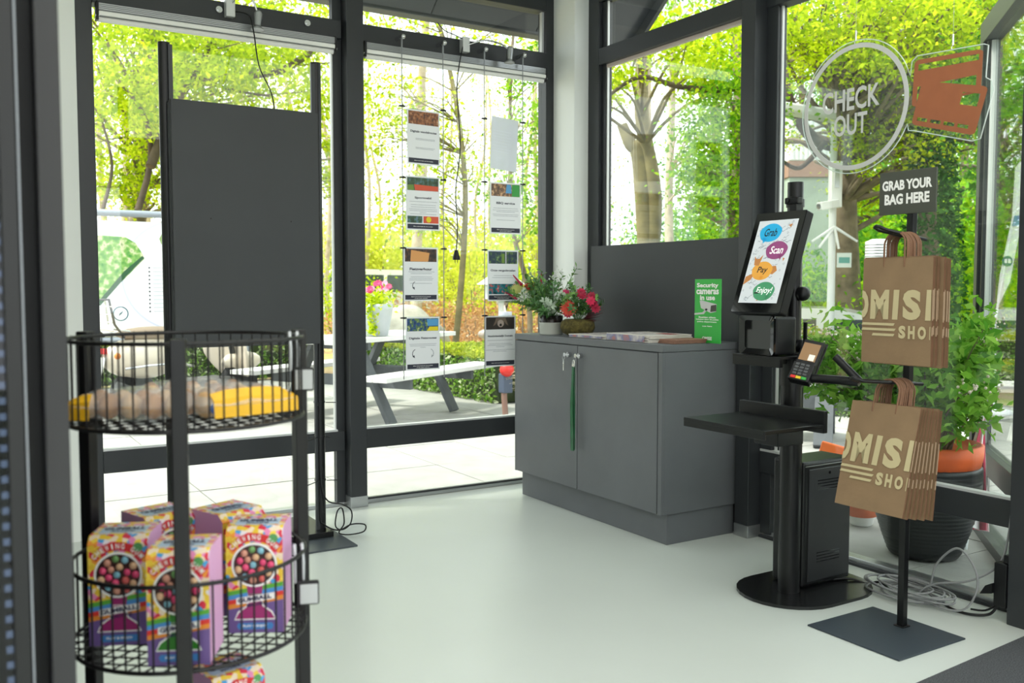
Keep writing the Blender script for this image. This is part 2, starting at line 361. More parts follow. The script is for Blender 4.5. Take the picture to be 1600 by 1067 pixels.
for z0, z1 in ((0.025, 0.315), (0.42, 2.497), (2.59, 2.86)): MB().bx(3.362, 3.372, 3.222, 4.40, z0, z1).obj('pane', GLASS, w3)
w4 = sroot('window_4', (XB, 3.13, 0))
frame_piece('corner_post', w4, 3.20, 3.41, 1.70, 1.84, 0, 3.0)
frame_piece('transom_beam', w4, XB, 3.40, 1.84, 3.135, 2.497, 2.590)
frame_piece('bottom_rail', w4, XB, 3.40, 1.84, 3.135, 0.315, 0.418)
frame_piece('top_frame', w4, XB, 3.40, 1.84, 3.135, 2.86, 3.0)
frame_piece('threshold', w4, XB + 0.02, 3.40, 1.84, 3.135, 0, 0.03, m=ALU)
frame_piece('threshold_lip', w4, XB + 0.0, 3.34, 1.84, 3.135, 0, 0.012, m=ANTH, bev=0)
frame_piece('rail_bead', w4, XB + 0.004, 3.36, 1.84, 3.135, 0.418, 0.428, m=ALUW, bev=0)
frame_piece('sash_stile', w4, 3.33, 3.39, 3.07, 3.135, 0.02, 2.86)
frame_piece('glazing_bead', w4, 3.352, 3.366, 3.063, 3.07, 0.42, 2.86, m=ALUW, bev=0)
for z0, z1 in ((0.03, 0.315), (0.418, 2.497), (2.59, 2.86)): MB().bx(3.362, 3.372, 1.84, 3.10, z0, z1).obj('pane', GLASS, w4)
# angled glass bay outside the corner post
w5 = sroot('window_5', (4.55, 2.77, 0))
P0, P1 = Vector((4.53, 2.77, 0)), Vector((3.43, 1.80, 0)); dC = (P1 - P0).normalized(); nC = Vector((-dC.y, dC.x, 0))
def cbar(name, a, b, z0, z1, wd, m=ANTH):
    p, q = P0 + dC * a, P0 + dC * b
    return MB().bar((p.x, p.y, (z0 + z1) / 2), (q.x, q.y, (z0 + z1) / 2), wd, z1 - z0).obj(name, m, w5, 0.003)
LC = (P1 - P0).length
cbar('corner_post', -0.05, 0.03, 0, 2.53, 0.09); cbar('sash_stile', 0.03, 0.075, 0, 2.42, 0.06)
cbar('top_beam', 0.0, LC, 2.42, 2.53, 0.09); cbar('bottom_rail', 0.03, LC, 0.30, 0.41, 0.07); cbar('threshold', 0.0, LC, -0.03, 0.02, 0.08)
cbar('glazing_bead', 0.075, 0.083, 0.41, 2.42, 0.03, ALUW)
for z0, z1 in ((0.02, 0.30), (0.41, 2.42)): cbar('pane', 0.075, LC, z0, z1, 0.010, GLASS)
w6 = sroot('window_6', (3.37, -1.4, 0))
for y0, y1 in ((-4.5, -2.6), (-2.5, -.6), (-.5, 1.7)): MB().bx(3.362, 3.372, y0, y1, .42, 2.583).obj('pane', GLASS, w6)
carpet = tag(MB().add([(2.42, 1.688, 0.0), (3.32, 1.745, 0.0), (3.32, 0.4, 0.0), (1.9, 0.4, 0.0), (1.9, 1.655, 0.0), (2.42, 1.688, 0.008), (3.32, 1.745, 0.008), (3.32, 0.4, 0.008), (1.9, 0.4, 0.008), (1.9, 1.655, 0.008)],
    [(0, 1, 2, 3, 4), (9, 8, 7, 6, 5), (0, 5, 6, 1), (1, 6, 7, 2), (2, 7, 8, 3), (3, 8, 9, 4), (4, 9, 5, 0)]).obj('entrance_mat', CARPET), 'dark grey speckled entrance mat in the floor corner near the bag stand', 'mat')

# ------------------------------------------------------------------ roller blinds, spotlights, hanging signs on the glass
def blind(x0, x1, label):
    t = thing('roller_blind', label, 'blind', ((x0 + x1) / 2, 4.72, 2.47), group='aluminium roller blinds under the beam')
    m = MB()
    m.bx(x0, x1, 4.715, 4.755, 2.452, 2.512)
    m.obj('cassette', mat('blind_grey', '8d9192', .5), t, 0.004)
    for k in range(4): MB().bx(x0, x1, 4.709, 4.716, 2.480 + k * 0.008, 2.4845 + k * 0.008).obj('rib', ALU, t)
    MB().bx(x0, x1, 4.706, 4.716, 2.453, 2.472).obj('white_band', WHITEP, t, 0.002)
    MB().cyl((x0, 4.738, 2.441), (x1, 4.738, 2.441), 0.013, n=16).obj('bottom_bar', WHITEP, t)
    for xx in (x0 - 0.006, x1 + 0.006):
        e = MB().box((xx, 4.735, 2.475), (0.012, 0.05, 0.085)).obj('end_bracket', BLACKP, t, 0.003)
        MB().cyl((xx - 0.008, 4.72, 2.452), (xx + 0.008, 4.72, 2.452), 0.008, n=10).obj('end_pin', CHROME, e)
blind(0.662, 1.805, 'ribbed aluminium roller blind rolled up above the charcoal panel')
blind(1.985, 3.135, 'ribbed aluminium roller blind rolled up above the hanging posters')
def spot(x, label, cord_pts, headx, headz, arm):
    t = thing('spotlight', label, 'lamp', (x, 4.72, 2.57), group='small chrome spotlights on the beam')
    MB().box((x, 4.718, 2.575), (0.045, 0.045, 0.085)).obj('driver_box', ALUW, t, 0.004)
    MB().tube(spline(arm, 6), 0.005, 6).obj('arm', CHROME, t)
    h = Vector((headx, arm[-1][1], headz))
    MB().cyl(h + Vector((0.004, -0.0, 0.035)), h + Vector((-0.005, -0.01, -0.03)), 0.021, 0.017, 14).sph(h + Vector((0.004, 0, 0.033)), 0.02, 10).obj('lamp_head', ALU, t)
    MB().lathe([(0.017, 0.0), (0.03, -0.014), (0.031, -0.018), (0.014, -0.006)], h + Vector((-0.006, -0.012, -0.03)), 16).obj('reflector', ALU, t)
    MB().tube(spline(cord_pts, 8), 0.0033, 6).obj('cord', BLACKP, t)
    return t
spot(1.262, 'small chrome spotlight with cord on the beam above the charcoal panel',
     [(1.285, 4.70, 2.56), (1.34, 4.66, 2.54), (1.345, 4.6, 2.45), (1.325, 4.45, 2.25), (1.335, 4.3, 2.1), (1.34, 4.26, 1.98)], 1.378, 2.515, [(1.27, 4.70, 2.60), (1.30, 4.66, 2.64), (1.35, 4.64, 2.62), (1.38, 4.64, 2.545)])
sp2 = spot(2.586, 'small chrome spotlight on the beam with a black cord and plug hanging between posters',
     [(2.565, 4.70, 2.56), (2.535, 4.69, 2.45), (2.515, 4.68, 2.3), (2.535, 4.68, 2.0), (2.505, 4.68, 1.75), (2.515, 4.68, 1.55), (2.507, 4.68, 1.40)], 2.836, 2.535, [(2.60, 4.70, 2.575), (2.68, 4.65, 2.60), (2.78, 4.64, 2.59), (2.832, 4.64, 2.565)])
pl = MB(); pl.cyl((2.507, 4.68, 1.41), (2.507, 4.68, 1.375), 0.010, 0.019, 12).cyl((2.507, 4.68, 1.375), (2.507, 4.68, 1.355), 0.021, n=14)
for dx in (-0.008, 0.008): pl.cyl((2.507 + dx, 4.68, 1.356), (2.507 + dx, 4.68, 1.338), 0.0022, n=6)
pl.obj('plug', BLACKP, sp2)
MB().tube(spline([(2.575, 4.70, 2.60), (2.52, 4.72, 2.625), (2.46, 4.72, 2.64), (2.42, 4.73, 2.68)], 6), 0.003, 5).obj('feed_cord', BLACKP, sp2)

YP = 4.675
def hanger(xl, xr, zlow, label, levels):
    t = thing('poster_hanger', label, 'poster hanger', ((xl + xr) / 2, YP, 2.55), group='steel cable poster hangers on the glass')
    for xx in (xl, xr):
        MB().cyl((xx, YA, 2.556), (xx, YP - 0.02, 2.556), 0.012, n=14).sph((xx, YP - 0.02, 2.553), 0.0145, 10).obj('hook', CHROME, t)
        MB().cyl((xx, YP, 2.55), (xx, YP, zlow), 0.0028, n=6).cyl((xx, YP, 2.55), (xx, YP, 2.50), 0.006, n=8).obj('cable', STEEL, t)
        for z in levels:
            MB().box((xx, YP, z), (0.034, 0.012, 0.008)).cyl((xx, YP - 0.006, z), (xx, YP - 0.014, z), 0.006, n=8).obj('clip', BLACKP, t)
    return t
hanger(2.173, 2.424, 0.69, 'pair of steel poster cables with clips, nearest the window mullion', [2.185, 1.80, 1.415, 1.03])
hanger(2.690, 2.950, 0.68, 'pair of steel poster cables with clips, nearest the white corner column', [2.165, 1.805, 1.415, 1.035])
PIC = {
 'wood': ramp_mat('photo_autumn_leaves', [(0.3, '3a2d26'), (0.45, '7a4a2c'), (0.6, 'a86a3c'), (0.75, 'd8c0a0')], 60, 0.4),
 'court': ramp_mat('photo_court_trees', [(0.3, '25332a'), (0.5, '3d5a3c'), (0.65, '5a7f92'), (0.75, '8a5a3a')], 40, 0.4),
 'night': ramp_mat('photo_dark_evening', [(0.3, '231d1c'), (0.5, '3a2c26'), (0.62, '6a452c'), (0.75, 'b87a3c')], 45, 0.4),
 'blue': ramp_mat('photo_blue_garden', [(0.3, '16264a'), (0.45, '2c4f86'), (0.55, '5d7f3a'), (0.68, 'c8cf9a')], 50, 0.4),
 'bbq': ramp_mat('photo_table_food', [(0.3, '3a2f2c'), (0.5, '7a5a40'), (0.62, 'd0a070'), (0.75, 'e8d8c0')], 50, 0.4),
 'room': ramp_mat('photo_dark_interior', [(0.3, '1e2c3a'), (0.5, '2f4450'), (0.62, '5f7f30'), (0.75, 'c4d0d4')], 40, 0.4),
 'teal': ramp_mat('photo_teal_crowd', [(0.3, '12323a'), (0.5, '1f7f8c'), (0.62, 'c8433a'), (0.75, 'dfe6e4')], 45, 0.4),
 'fur': ramp_mat('photo_dark_fur', [(0.3, '2e2a28'), (0.6, '3d3733'), (0.75, '514843')], 20, 0.4)}
FLATS = {h: mat('print_' + h, h, 0.6) for h in ('d8593c', '6f8f3c', 'e8d21c', 'b98a3c', '7a6a5c', 'b6a69c', '1c1a1a', '3fa04a', '5a9fd0', 'e0a060', 'c43a2c')}
def poster(px0, z1, label, pic, title, lines, extras=None, foot=2, yaw=0.0, tilt=0.0, group='posters in clear pockets on the window'):
    W, Hh = 0.21, 0.297
    t = thing('poster', label, 'poster', (px0 + W / 2, YP, z1 - Hh / 2), group=group)
    MB().box((0, 0.002, -0.004), (0.225, 0.0016, 0.315)).obj('clear_pocket', ACRYL, t, local=True)
    pp = MB().box((0, 0, 0), (W, 0.0012, Hh)).obj('sheet', PAPER, t, local=True)
    O = Vector((-W / 2, -0.0006, -Hh / 2)); A = (O, X3, Z3)
    MB().rect(0.008, Hh - 0.079, W - 0.008, Hh - 0.008, *A, 0.0004).obj('picture', PIC[pic], pp, local=True)
    m = MB(); m.rect(0.008, 0.008, W - 0.008, 0.034, *A, 0.0004); m.obj('footer_band', INK, pp, local=True)
    m = MB()
    for k in range(foot):
        yk = 0.020 if foot == 1 else 0.0235 - k * 0.0085
        text(m, 'Meer informatie aan de receptie' if k == 0 else 'of op onze website', 0.045 if k == 0 else 0.065, yk - 0.0025, W - (0.045 if k == 0 else 0.065), yk + 0.003, *A, 0.0008, 0.02)
    m.obj('footer_text', WHITEP, pp, local=True)
    m = MB(); tw = min(0.17, 0.0115 * len(title)); text(m, title, W / 2 - tw / 2, Hh - 0.127, W / 2 + tw / 2, Hh - 0.112, *A, 0.0005, 0.035)
    m.obj('title', INK, pp, local=True)
    m = MB()
    for (a, b, y) in lines: m.rect(a * W, y * Hh - 0.0011, b * W, y * Hh + 0.0011, *A, 0.0005)
    m.obj('text_lines', INKG, pp, local=True, kind='stuff')
    if extras: extras(A, W, Hh, pp)
    t.rotation_euler = (0, tilt, yaw)
    return t
def flatp(A, pp, name, m, *polys):
    b = MB()
    for p in polys: b.flat(p, *A, 0.0007)
    return b.obj(name, m, pp, local=True)
def curved_arrow(A, pp, cx, cy, s, flip, m):
    a = arc(cx, cy, s, 110, 215, 10); b = arc(cx + 0.001, cy, s - 0.003, 215, 110, 10)
    P = [((2 * cx - x) if flip else x, y) for x, y in a + b]; 
    if flip: P = P[::-1]
    ex, ey = a[-1]; T = [(ex - 0.004, ey + 0.002), (ex + 0.011, ey - 0.009), (ex + 0.009, ey + 0.008)]
    T = [((2 * cx - x) if flip else x, y) for x, y in T]
    if flip: T = T[::-1]
    flatp(A, pp, 'arrow', m, P, T)
def ex_sport(A, W, H, pp):
    flatp(A, pp, 'red_court', FLATS['d8593c'], [(0.055, H - .078), (W - .009, H - .078), (W - .009, H - .052), (0.05, H - .046)])
    flatp(A, pp, 'grass_strip', FLATS['6f8f3c'], [(0.009, H - .078), (0.05, H - .078), (0.046, H - .048), (0.009, H - .05)])
    flatp(A, pp, 'small_picture', PIC['court'], [(0.008, 0.04), (0.1, 0.04), (0.1, 0.078), (0.008, 0.078)])
    q = flatp(A, pp, 'ball_picture', FLATS['d8593c'], [(0.107, 0.04), (W - .008, 0.04), (W - .008, 0.078), (0.107, 0.078)])
    b = MB(); b.flat(circ(0.14, 0.06, 0.016, 20), *A, 0.001); b.obj('yellow_ball', FLATS['e8d21c'], pp, local=True)
def ex_bike(A, W, H, pp):
    flatp(A, pp, 'orange_sign', FLATS['e0a060'], [(0.04, H - .078), (0.15, H - .078), (0.158, H - .03), (0.045, H - .014)])
    curved_arrow(A, pp, 0.075, 0.085, 0.024, False, INK)
def ex_dig(A, W, H, pp):
    flatp(A, pp, 'lawn_patch', FLATS['e8d21c'], [(0.13, H - .078), (W - .01, H - .078), (W - .01, H - .055), (0.145, H - .055)])
    flatp(A, pp, 'pavilion', FLATS['5a9fd0'], [(0.135, H - .05), (W - .01, H - .05), (W - .01, H - .012), (0.13, H - .012)])
    curved_arrow(A, pp, 0.065, 0.092, 0.027, False, INK); curved_arrow(A, pp, 0.145, 0.092, 0.027, True, INKG)
def ex_bbq(A, W, H, pp):
    flatp(A, pp, 'green_lawn', FLATS['3fa04a'], [(0.148, H - .078), (W - .009, H - .078), (W - .009, H - .009), (0.148, H - .009)])
    flatp(A, pp, 'blue_shirt', FLATS['5a9fd0'], [(0.105, H - .06), (0.145, H - .06), (0.142, H - .012), (0.112, H - .009)])
def ex_room(A, W, H, pp):
    flatp(A, pp, 'white_divider', WHITEP, [(0.122, H - .078), (0.127, H - .078), (0.127, H - .009), (0.122, H - .009)])
    flatp(A, pp, 'green_screen', FLATS['6f8f3c'], [(0.095, H - .075), (0.115, H - .075), (0.115, H - .02), (0.095, H - .02)])
    flatp(A, pp, 'lower_picture', PIC['teal'], [(0.008, 0.04), (W - .008, 0.04), (W - .008, 0.10), (0.008, 0.10)])
def ex_dog(A, W, H, pp):
    b = MB(); b.flat([(0.055, H - .06), (0.07, H - .03), (0.075, H - .012), (0.14, H - .012), (0.148, H - .03), (0.16, H - .058), (0.145, H - .05), (0.135, H - .036), (0.085, H - .036), (0.07, H - .052)][::-1], *A, 0.0007); b.obj('shaggy_ears', FLATS['7a6a5c'], pp, local=True)
    b = MB(); b.flat(circ(0.107, H - .045, 0.022, 20), *A, 0.0009); b.obj('muzzle', FLATS['b6a69c'], pp, local=True)
    b = MB(); b.flat(circ(0.107, H - .053, 0.008, 14), *A, 0.0011); b.obj('nose', FLATS['1c1a1a'], pp, local=True)
G1 = [(.12, .88, .50), (.12, .88, .44), (.2, .8, .38)]
poster(2.197, 2.173, 'poster with an autumn leaf photo headed Digitale wandelroutes, topmost on the cables beside the mullion', 'wood', 'Digitale wandelroutes', [(.25, .85, .475), (.25, .85, .455), (.25, .85, .31), (.25, .8, .29)], foot=1, yaw=0.10)
poster(2.191, 1.812, 'poster with a red sports court photo and a yellow ball in its lower corner', 'court', 'Sportveld', [(.1, .92, .53), (.14, .88, .47), (.14, .88, .43), (.08, .92, .39), (.1, .92, .36), (.4, .6, .33), (.12, .9, .30)], ex_sport, foot=1, yaw=0.03)
poster(2.176, 1.420, 'poster with an orange sign at dusk above the word Fietsverhuur', 'night', 'Fietsverhuur', [(.14, .9, .545), (.2, .82, .515), (.2, .82, .45), (.16, .86, .42), (.16, .84, .39), (.18, .82, .33)], ex_bike)
poster(2.186, 1.034, 'poster with a blue garden photo and two curved arrows, lowest beside the picnic bench', 'blue', 'Digitale Fietsroutes', [(.1, .9, .49), (.12, .88, .46), (.42, .58, .43)], ex_dig)
o = poster(2.727, 1.808, 'poster with a barbecue table and green lawn photo headed BBQ service', 'bbq', 'BBQ service', [(.1, .9, .50), (.08, .92, .46), (.2, .8, .43), (.08, .92, .38), (.1, .9, .35), (.2, .8, .27)], ex_bbq)
poster(2.709, 1.416, 'poster with a dark interior photo partly hidden behind the flower bouquet', 'room', 'Onze vergaderzalen', [(.2, .8, .5), (.15, .85, .46)], ex_room)
poster(2.690, 1.032, 'poster with a shaggy grey dog photo, lowest beside the cabinet', 'fur', 'Hondvriendelijk Domein', [(.08, .9, .52), (.14, .86, .45), (.08, .9, .42), (.36, .64, .39), (.03, .97, .33), (.26, .7, .30)], ex_dog, foot=1)
t = thing('blank_sheet', 'plain blue-white sheet hanging crooked, topmost on the cables nearest the corner column', 'poster', (2.823, YP, 2.03), group='posters in clear pockets on the window')
MB().box((0, 0, 0), (0.195, 0.0012, 0.30)).obj('sheet', mix_glass('backlit_paper', 'e3e8f0', 0.8, 0.6), t, local=True)
m = MB()
for k, wv in enumerate((.8, .7, .8, .75, .8, .6, .8, .7)): m.rect(-0.085, 0.07 - k * 0.017, -0.085 + 0.17 * wv, 0.073 - k * 0.017, Vector((0, -0.0006, 0)), X3, Z3, 0.0005)
m.obj('faint_text_lines', mat('faint_ink', 'd3d8e2', 0.7), t, local=True, kind='stuff')
t.rotation_euler = (0, math.radians(3), 0.12)

# ------------------------------------------------------------------ charcoal display panel on two posts
t = thing('display_stand', 'large charcoal panel held between two round dark posts in front of the window', 'display stand', (1.2, 4.22, 0))
MB().bx(0.862, 1.515, 4.18, 4.235, 0.935, 2.005).obj('panel', PANEL, t, 0.002)
MB().bx(0.858, 0.868, 4.2, 4.30, 0.95, 1.995).obj('panel_side', PANEL, t, 0.001); MB().bx(1.509, 1.519, 4.2, 4.26, 0.95, 1.995).obj('panel_side', PANEL, t, 0.001)
m = MB()
for z, xx in ((1.50, 1.02), (1.50, 1.38)): m.cyl((xx, 4.1805, z), (xx, 4.178, z), 0.004, n=8)
m.obj('screw_cap', BLACKP, t)
for xx, zt in ((0.855, 2.255), (1.535, 2.252)):
    p = MB().cyl((xx, 4.262, 0.03), (xx, 4.262, zt), 0.025, n=18).obj('post', BLACK, t)
    MB().bx(xx + (0.012 if xx < 1 else -0.03), xx + (0.03 if xx < 1 else -0.012), 4.236, 4.25, 0.03, zt - 0.01).obj('slot_rail', ANTH, p)
MB().bx(0.80, 1.57, 4.18, 4.55, 0.008, 0.034).obj('foot_slab', BLACK, t, 0.002)
MB().bx(0.76, 1.612, 3.985, 4.45, 0, 0.008).obj('base_plate', mat('slate_plate', '3f464b', 0.4), t, 0.001)
for z, a, b in ((0.65, -0.03, 0.06), (0.484, -0.10, 0.03), (0.273, -0.10, 0.09)):
    MB().cyl((1.535, 4.262, z - 0.004), (1.535, 4.262, z + 0.004), 0.028, n=14).tube([(1.535 + a, 4.20, z - 0.012), (1.52, 4.23, z + 0.002)], 0.0022, 5).tube([(1.555, 4.23, z), (1.535 + b, 4.2, z)], 0.0022, 5).obj('cable_tie', BLACKP, t)
c = MB().tube(spline([(1.525, 4.232, 0.93), (1.52, 4.23, 0.6), (1.525, 4.228, 0.28), (1.55, 4.21, 0.18), (1.62, 4.19, 0.155), (1.66, 4.18, 0.12), (1.655, 4.18, 0.06), (1.62, 4.2, 0.03), (1.59, 4.21, 0.05), (1.60, 4.21, 0.12), (1.625, 4.21, 0.13), (1.63, 4.2, 0.06), (1.60, 4.19, 0.02), (1.64, 4.16, 0.012), (1.71, 4.15, 0.02), (1.72, 4.16, 0.05), (1.66, 4.18, 0.055), (1.60, 4.2, 0.03), (1.54, 4.23, 0.06), (1.52, 4.235, 0.12), (1.522, 4.236, 0.5)], 8), 0.0035, 6).obj('power_cable', BLACKP)
tag(c, 'bundled black cable tied in loops on the floor beside the display stand', 'cable')

# ------------------------------------------------------------------ corner cabinet
CT = 0.935
t = thing('storage_cabinet', 'dark grey two-door storage cabinet with locks, standing in the window corner', 'cabinet', (3.05, 3.88, 0))
MB().bx(2.815, 3.27, 3.24, 4.52, 0.145, 0.90).bx(2.80, 2.816, 3.24, 3.268, 0.145, 0.90).bx(2.80, 2.816, 4.506, 4.52, 0.145, 0.90).obj('carcass', ANTH2, t, 0.002)
MB().bx(2.80, 3.28, 3.238, 4.522, 0.902, CT).obj('worktop', ANTH2, t, 0.002)
MB().bx(2.845, 3.27, 3.25, 4.51, 0, 0.143).obj('plinth', ANTH2, t, 0.002)
MB().bx(3.285, 3.305, 3.15, 4.45, 0.0, 1.44).obj('back_panel', PANEL, t, 0.002)
for y0, y1, ly in ((3.272, 3.899, 3.867), (3.904, 4.503, 3.965)):
    d = MB().bx(2.798, 2.814, y0, y1, 0.148, 0.897).obj('door', ANTH2, t, 0.0015)
    MB().cyl((2.798, ly, 0.848), (2.778, ly, 0.848), 0.0135, n=18).cyl((2.778, ly, 0.848), (2.774, ly, 0.848), 0.010, n=16).obj('lock', CHROME, d)
    k = MB(); k.bx(2.768, 2.774, ly - 0.001, ly + 0.001, 0.842, 0.856).cyl((2.767, ly + 0.012, 0.848), (2.771, ly + 0.012, 0.848), 0.011, n=12)
    k.tube([(2.768, ly + 0.02 + 0.010 * math.cos(a * PI / 6), 0.832 + 0.010 * math.sin(a * PI / 6)) for a in range(12)], 0.0012, 5, True)
    k.bx(2.767, 2.770, ly + 0.014, ly + 0.026, 0.795, 0.825).bx(2.767, 2.770, ly + 0.017, ly + 0.023, 0.765, 0.797)
    k.obj('key', CHROME, d)
la = MB(); O = Vector((2.772, 3.893, 0))
la.add([(2.77, 3.905, .80), (2.77, 3.883, .80), (2.765, 3.903, .6), (2.772, 3.884, .6), (2.77, 3.908, .36), (2.77, 3.882, .36), (2.76, 3.907, .355), (2.76, 3.882, .355), (2.752, 3.902, .6), (2.756, 3.886, .6), (2.764, 3.902, .79), (2.764, 3.885, .79)], [(0, 1, 3, 2), (2, 3, 5, 4), (4, 5, 7, 6), (6, 7, 9, 8), (8, 9, 11, 10)])
t = thing('lanyard', 'green ribbon lanyard hanging from the key of the cabinet door', 'lanyard', (2.768, 3.893, 0.80))
o = la.obj('ribbon', mat('green_ribbon', '1d5a36', 0.5, 0, 0.2, 12), t); sm = o.modifiers.new('thick', 'SOLIDIFY'); sm.thickness = 0.0016
MB().tube([(2.768, 3.893 + 0.011 * math.cos(a * PI / 6), 0.813 + 0.011 * math.sin(a * PI / 6)) for a in range(12)], 0.0016, 6, True).bx(2.763, 2.773, 3.884, 3.902, 0.792, 0.806).obj('clasp', CHROME, t)

# ------------------------------------------------------------------ things on the cabinet
def leaf_spray(mb, base, tip, n, ln, wd, rnd, mi=0, curl=0.3):
    base, tip = Vector(base), Vector(tip); d = (tip - base).normalized(); side = d.orthogonal().normalized()
    for i in range(n):
        f = 0.25 + 0.75 * i / max(1, n - 1); p = base.lerp(tip, f) + Vector((0, 0, 0.02 * math.sin(f * PI)))
        a = rnd.uniform(0, 2 * PI); o = (Matrix.Rotation(a, 3, d) @ side); q = (o * 0.8 + d * 0.6 + Vector((0, 0, rnd.uniform(-.2, .3)))).normalized(); wv = q.cross(d + o * 0.3).normalized()
        l = ln * rnd.uniform(0.7, 1.2); wq = wd * rnd.uniform(0.8, 1.2); mid = p + q * l * 0.5 + Vector((0, 0, l * 0.06))
        mb.add([p, mid + wv * wq / 2, p + q * l - Vector((0, 0, l * curl * 0.3)), mid - wv * wq / 2], [(0, 1, 2, 3)], mi)
def petals(mb, c, nrm, r, n, layers, mi=0, cup=0.3):
    c, nrm = Vector(c), Vector(nrm).normalized(); a = nrm.orthogonal().normalized(); b = nrm.cross(a)
    for L in range(layers):
        rr = r * (1 - 0.25 * L)
        for i in range(n):
            t = 2 * PI * (i + 0.5 * (L % 2)) / n; d = a * math.cos(t) + b * math.sin(t); s = nrm.cross(d); wv = rr * 2.2 / n
            up = nrm * (cup * rr * (0.4 + 0.6 * L))
            mb.add([c, c + d * rr * 0.6 + s * wv + up * 0.5, c + d * rr + up, c + d * rr * 0.6 - s * wv + up * 0.5], [(0, 1, 2, 3)], mi)
VC = Vector((2.95, 4.37, CT))
t = thing('flower_vase', 'white glass vase with a loose leafy bouquet and red gerbera on the cabinet', 'vase', VC)
MB().lathe([(0.064, 0), (0.066, 0.004), (0.067, 0.065), (0.0685, 0.066), (0.0685, 0.062), (0.060, 0.060), (0.060, 0.006)], VC, 32).obj('vase', mat('white_ceramic', 'd9dcd2', 0.25), t)
MB().lathe([(0.066, 0.066), (0.067, 0.105), (0.064, 0.105), (0.063, 0.066)], VC, 32).obj('glass_collar', mix_glass('smoked_glass', '2a2522', 0.75, 0.1), t)
rr = random.Random(3); st = MB(); lv = MB(); sv = MB()
for i in range(64):
    a = rr.uniform(0, 2 * PI); el = rr.uniform(0.25, 1.25); L = rr.uniform(0.18, 0.34)
    if rr.random() < 0.35: a = rr.uniform(1.2, 2.6)
    d = Vector((math.cos(a) * math.cos(el) * 0.8, math.sin(a) * math.cos(el) * 1.2, math.sin(el)))
    b = VC + Vector((0, 0, 0.08)); tip = b + d * L
    st.tube([b, b.lerp(tip, 0.5) + Vector((0, 0, 0.02)), tip], 0.0016, 4)
    leaf_spray(sv if i % 9 == 0 else lv, b, tip, 24, 0.038, 0.015, rr, i % 2 if i % 9 else 0)
st.obj('stems', GREEN_D, t); lv.obj('foliage', [GREEN_L, GREEN_D], t, kind='stuff'); sv.obj('silvery_sprigs', SILVER_L, t, kind='stuff')
def flower(name, c, n, r, m, parent, np_=14, ly=3, core=None):
    b = MB(); petals(b, c, n, r, np_, ly, 0); o = b.obj(name, m, parent)
    if core: MB().sph(Vector(c) + Vector(n).normalized() * r * 0.15, r * 0.3, 8).obj('flower_centre', core, o)
    return o
VIEW = Vector((-0.5, -0.8, 0.15))
flower('gerbera_bloom', VC + Vector((-0.05, 0.14, 0.265)), (-0.3, -0.5, 0.9), 0.05, RED, t, 18, 2, mat('flower_core', '6a1c1a', 0.8))
flower('chrysanthemum_bloom', VC + Vector((-0.10, 0.21, 0.25)), (-0.3, -0.6, 0.6), 0.045, mat('pale_yellow_petal', 'c9cf7a', 0.6), t, 20, 3)
flower('white_bloom', VC + Vector((-0.1, 0.15, 0.21)), (-0.6, -0.6, 0.3), 0.035, WHITEP, t, 12, 3)
for a, b in (((-.02, .08, .23), (-.03, .055, .345)), ((-.12, .18, .20), (-.12, .30, .235)), ((-.1, .16, .28), (-.1, .25, .335))):
    MB().tube([VC + Vector(a), VC + Vector(b)], [0.009, 0.003], 7).obj('celosia_spike', CRIM, t)
cl = MB()
for k in range(60):
    p = VC + Vector((rr.gauss(0.02, .02), rr.gauss(-0.03, .022), 0.32 + rr.gauss(0, .025))); cl.sph(p, rr.uniform(.003, .006), 5)
cl.obj('white_filler_blossom', mat('filler_white', 'dfe2dc', 0.7), t, kind='stuff')
PC = Vector((2.985, 4.162, CT))
t = thing('moss_pot', 'round mossy bowl planted with coral dahlia and dark pink roses on the cabinet', 'flower pot', PC)
MB().lathe([(0.055, 0), (0.085, 0.015), (0.097, 0.045), (0.09, 0.078), (0.07, 0.09), (0.06, 0.088), (0.0, 0.08)], PC, 24).obj('bowl', mat('moss', '5a5228', 0.95, 0, 0.5, 45, 1.0, 70), t)
rr = random.Random(5); lv = MB(); st = MB(); gr = MB()
for i in range(22):
    a = rr.uniform(0, 2 * PI); el = rr.uniform(0.5, 1.4); L = rr.uniform(0.12, 0.22); d = Vector((math.cos(a) * math.cos(el), math.sin(a) * math.cos(el), math.sin(el)))
    b = PC + Vector((0, 0, 0.07)); st.tube([b, b + d * L], 0.0016, 4); leaf_spray(lv, b, b + d * L, 16, 0.035, 0.016, rr, i % 2)
for i in range(60):
    a = rr.uniform(-1.9, 0.3); d = Vector((math.cos(a), math.sin(a), rr.uniform(-.2, .8))); b = PC + Vector((0.02, -0.03, 0.09)); gr.tube([b, b + d * rr.uniform(.06, .12)], [0.0016, 0.0004], 3)
lv.obj('foliage', [GREEN_L, GREEN_D], t, kind='stuff'); st.obj('stems', GREEN_D, t); gr.obj('dark_red_grass', mat('dark_red_grass', '5a2028', 0.7), t, kind='stuff')
flower('dahlia_bloom', PC + Vector((-0.06, 0.0, 0.15)), VIEW, 0.052, CORAL, t, 20, 4, RED)
for q in ((-.01, -.045, .235), (0.02, -.10, .215), (0.02, -.115, .175), (0.03, -.125, .15), (-.02, -.07, .22), (0.0, -.12, .19)): flower('rose_bloom', PC + Vector(q), VIEW + Vector((R.uniform(-.3, .3), 0, R.uniform(0, .5))), 0.03, CRIM if R.random() < .5 else mat('rose_petal', 'd32452', .6), t, 9, 4)
flower('pink_peony_bloom', PC + Vector((-0.03, 0.075, 0.225)), VIEW + Vector((0, 0, .4)), 0.036, PINK, t, 12, 4)
flower('red_bloom', PC + Vector((-0.03, 0.05, 0.12)), VIEW, 0.03, PINK, t, 10, 3)
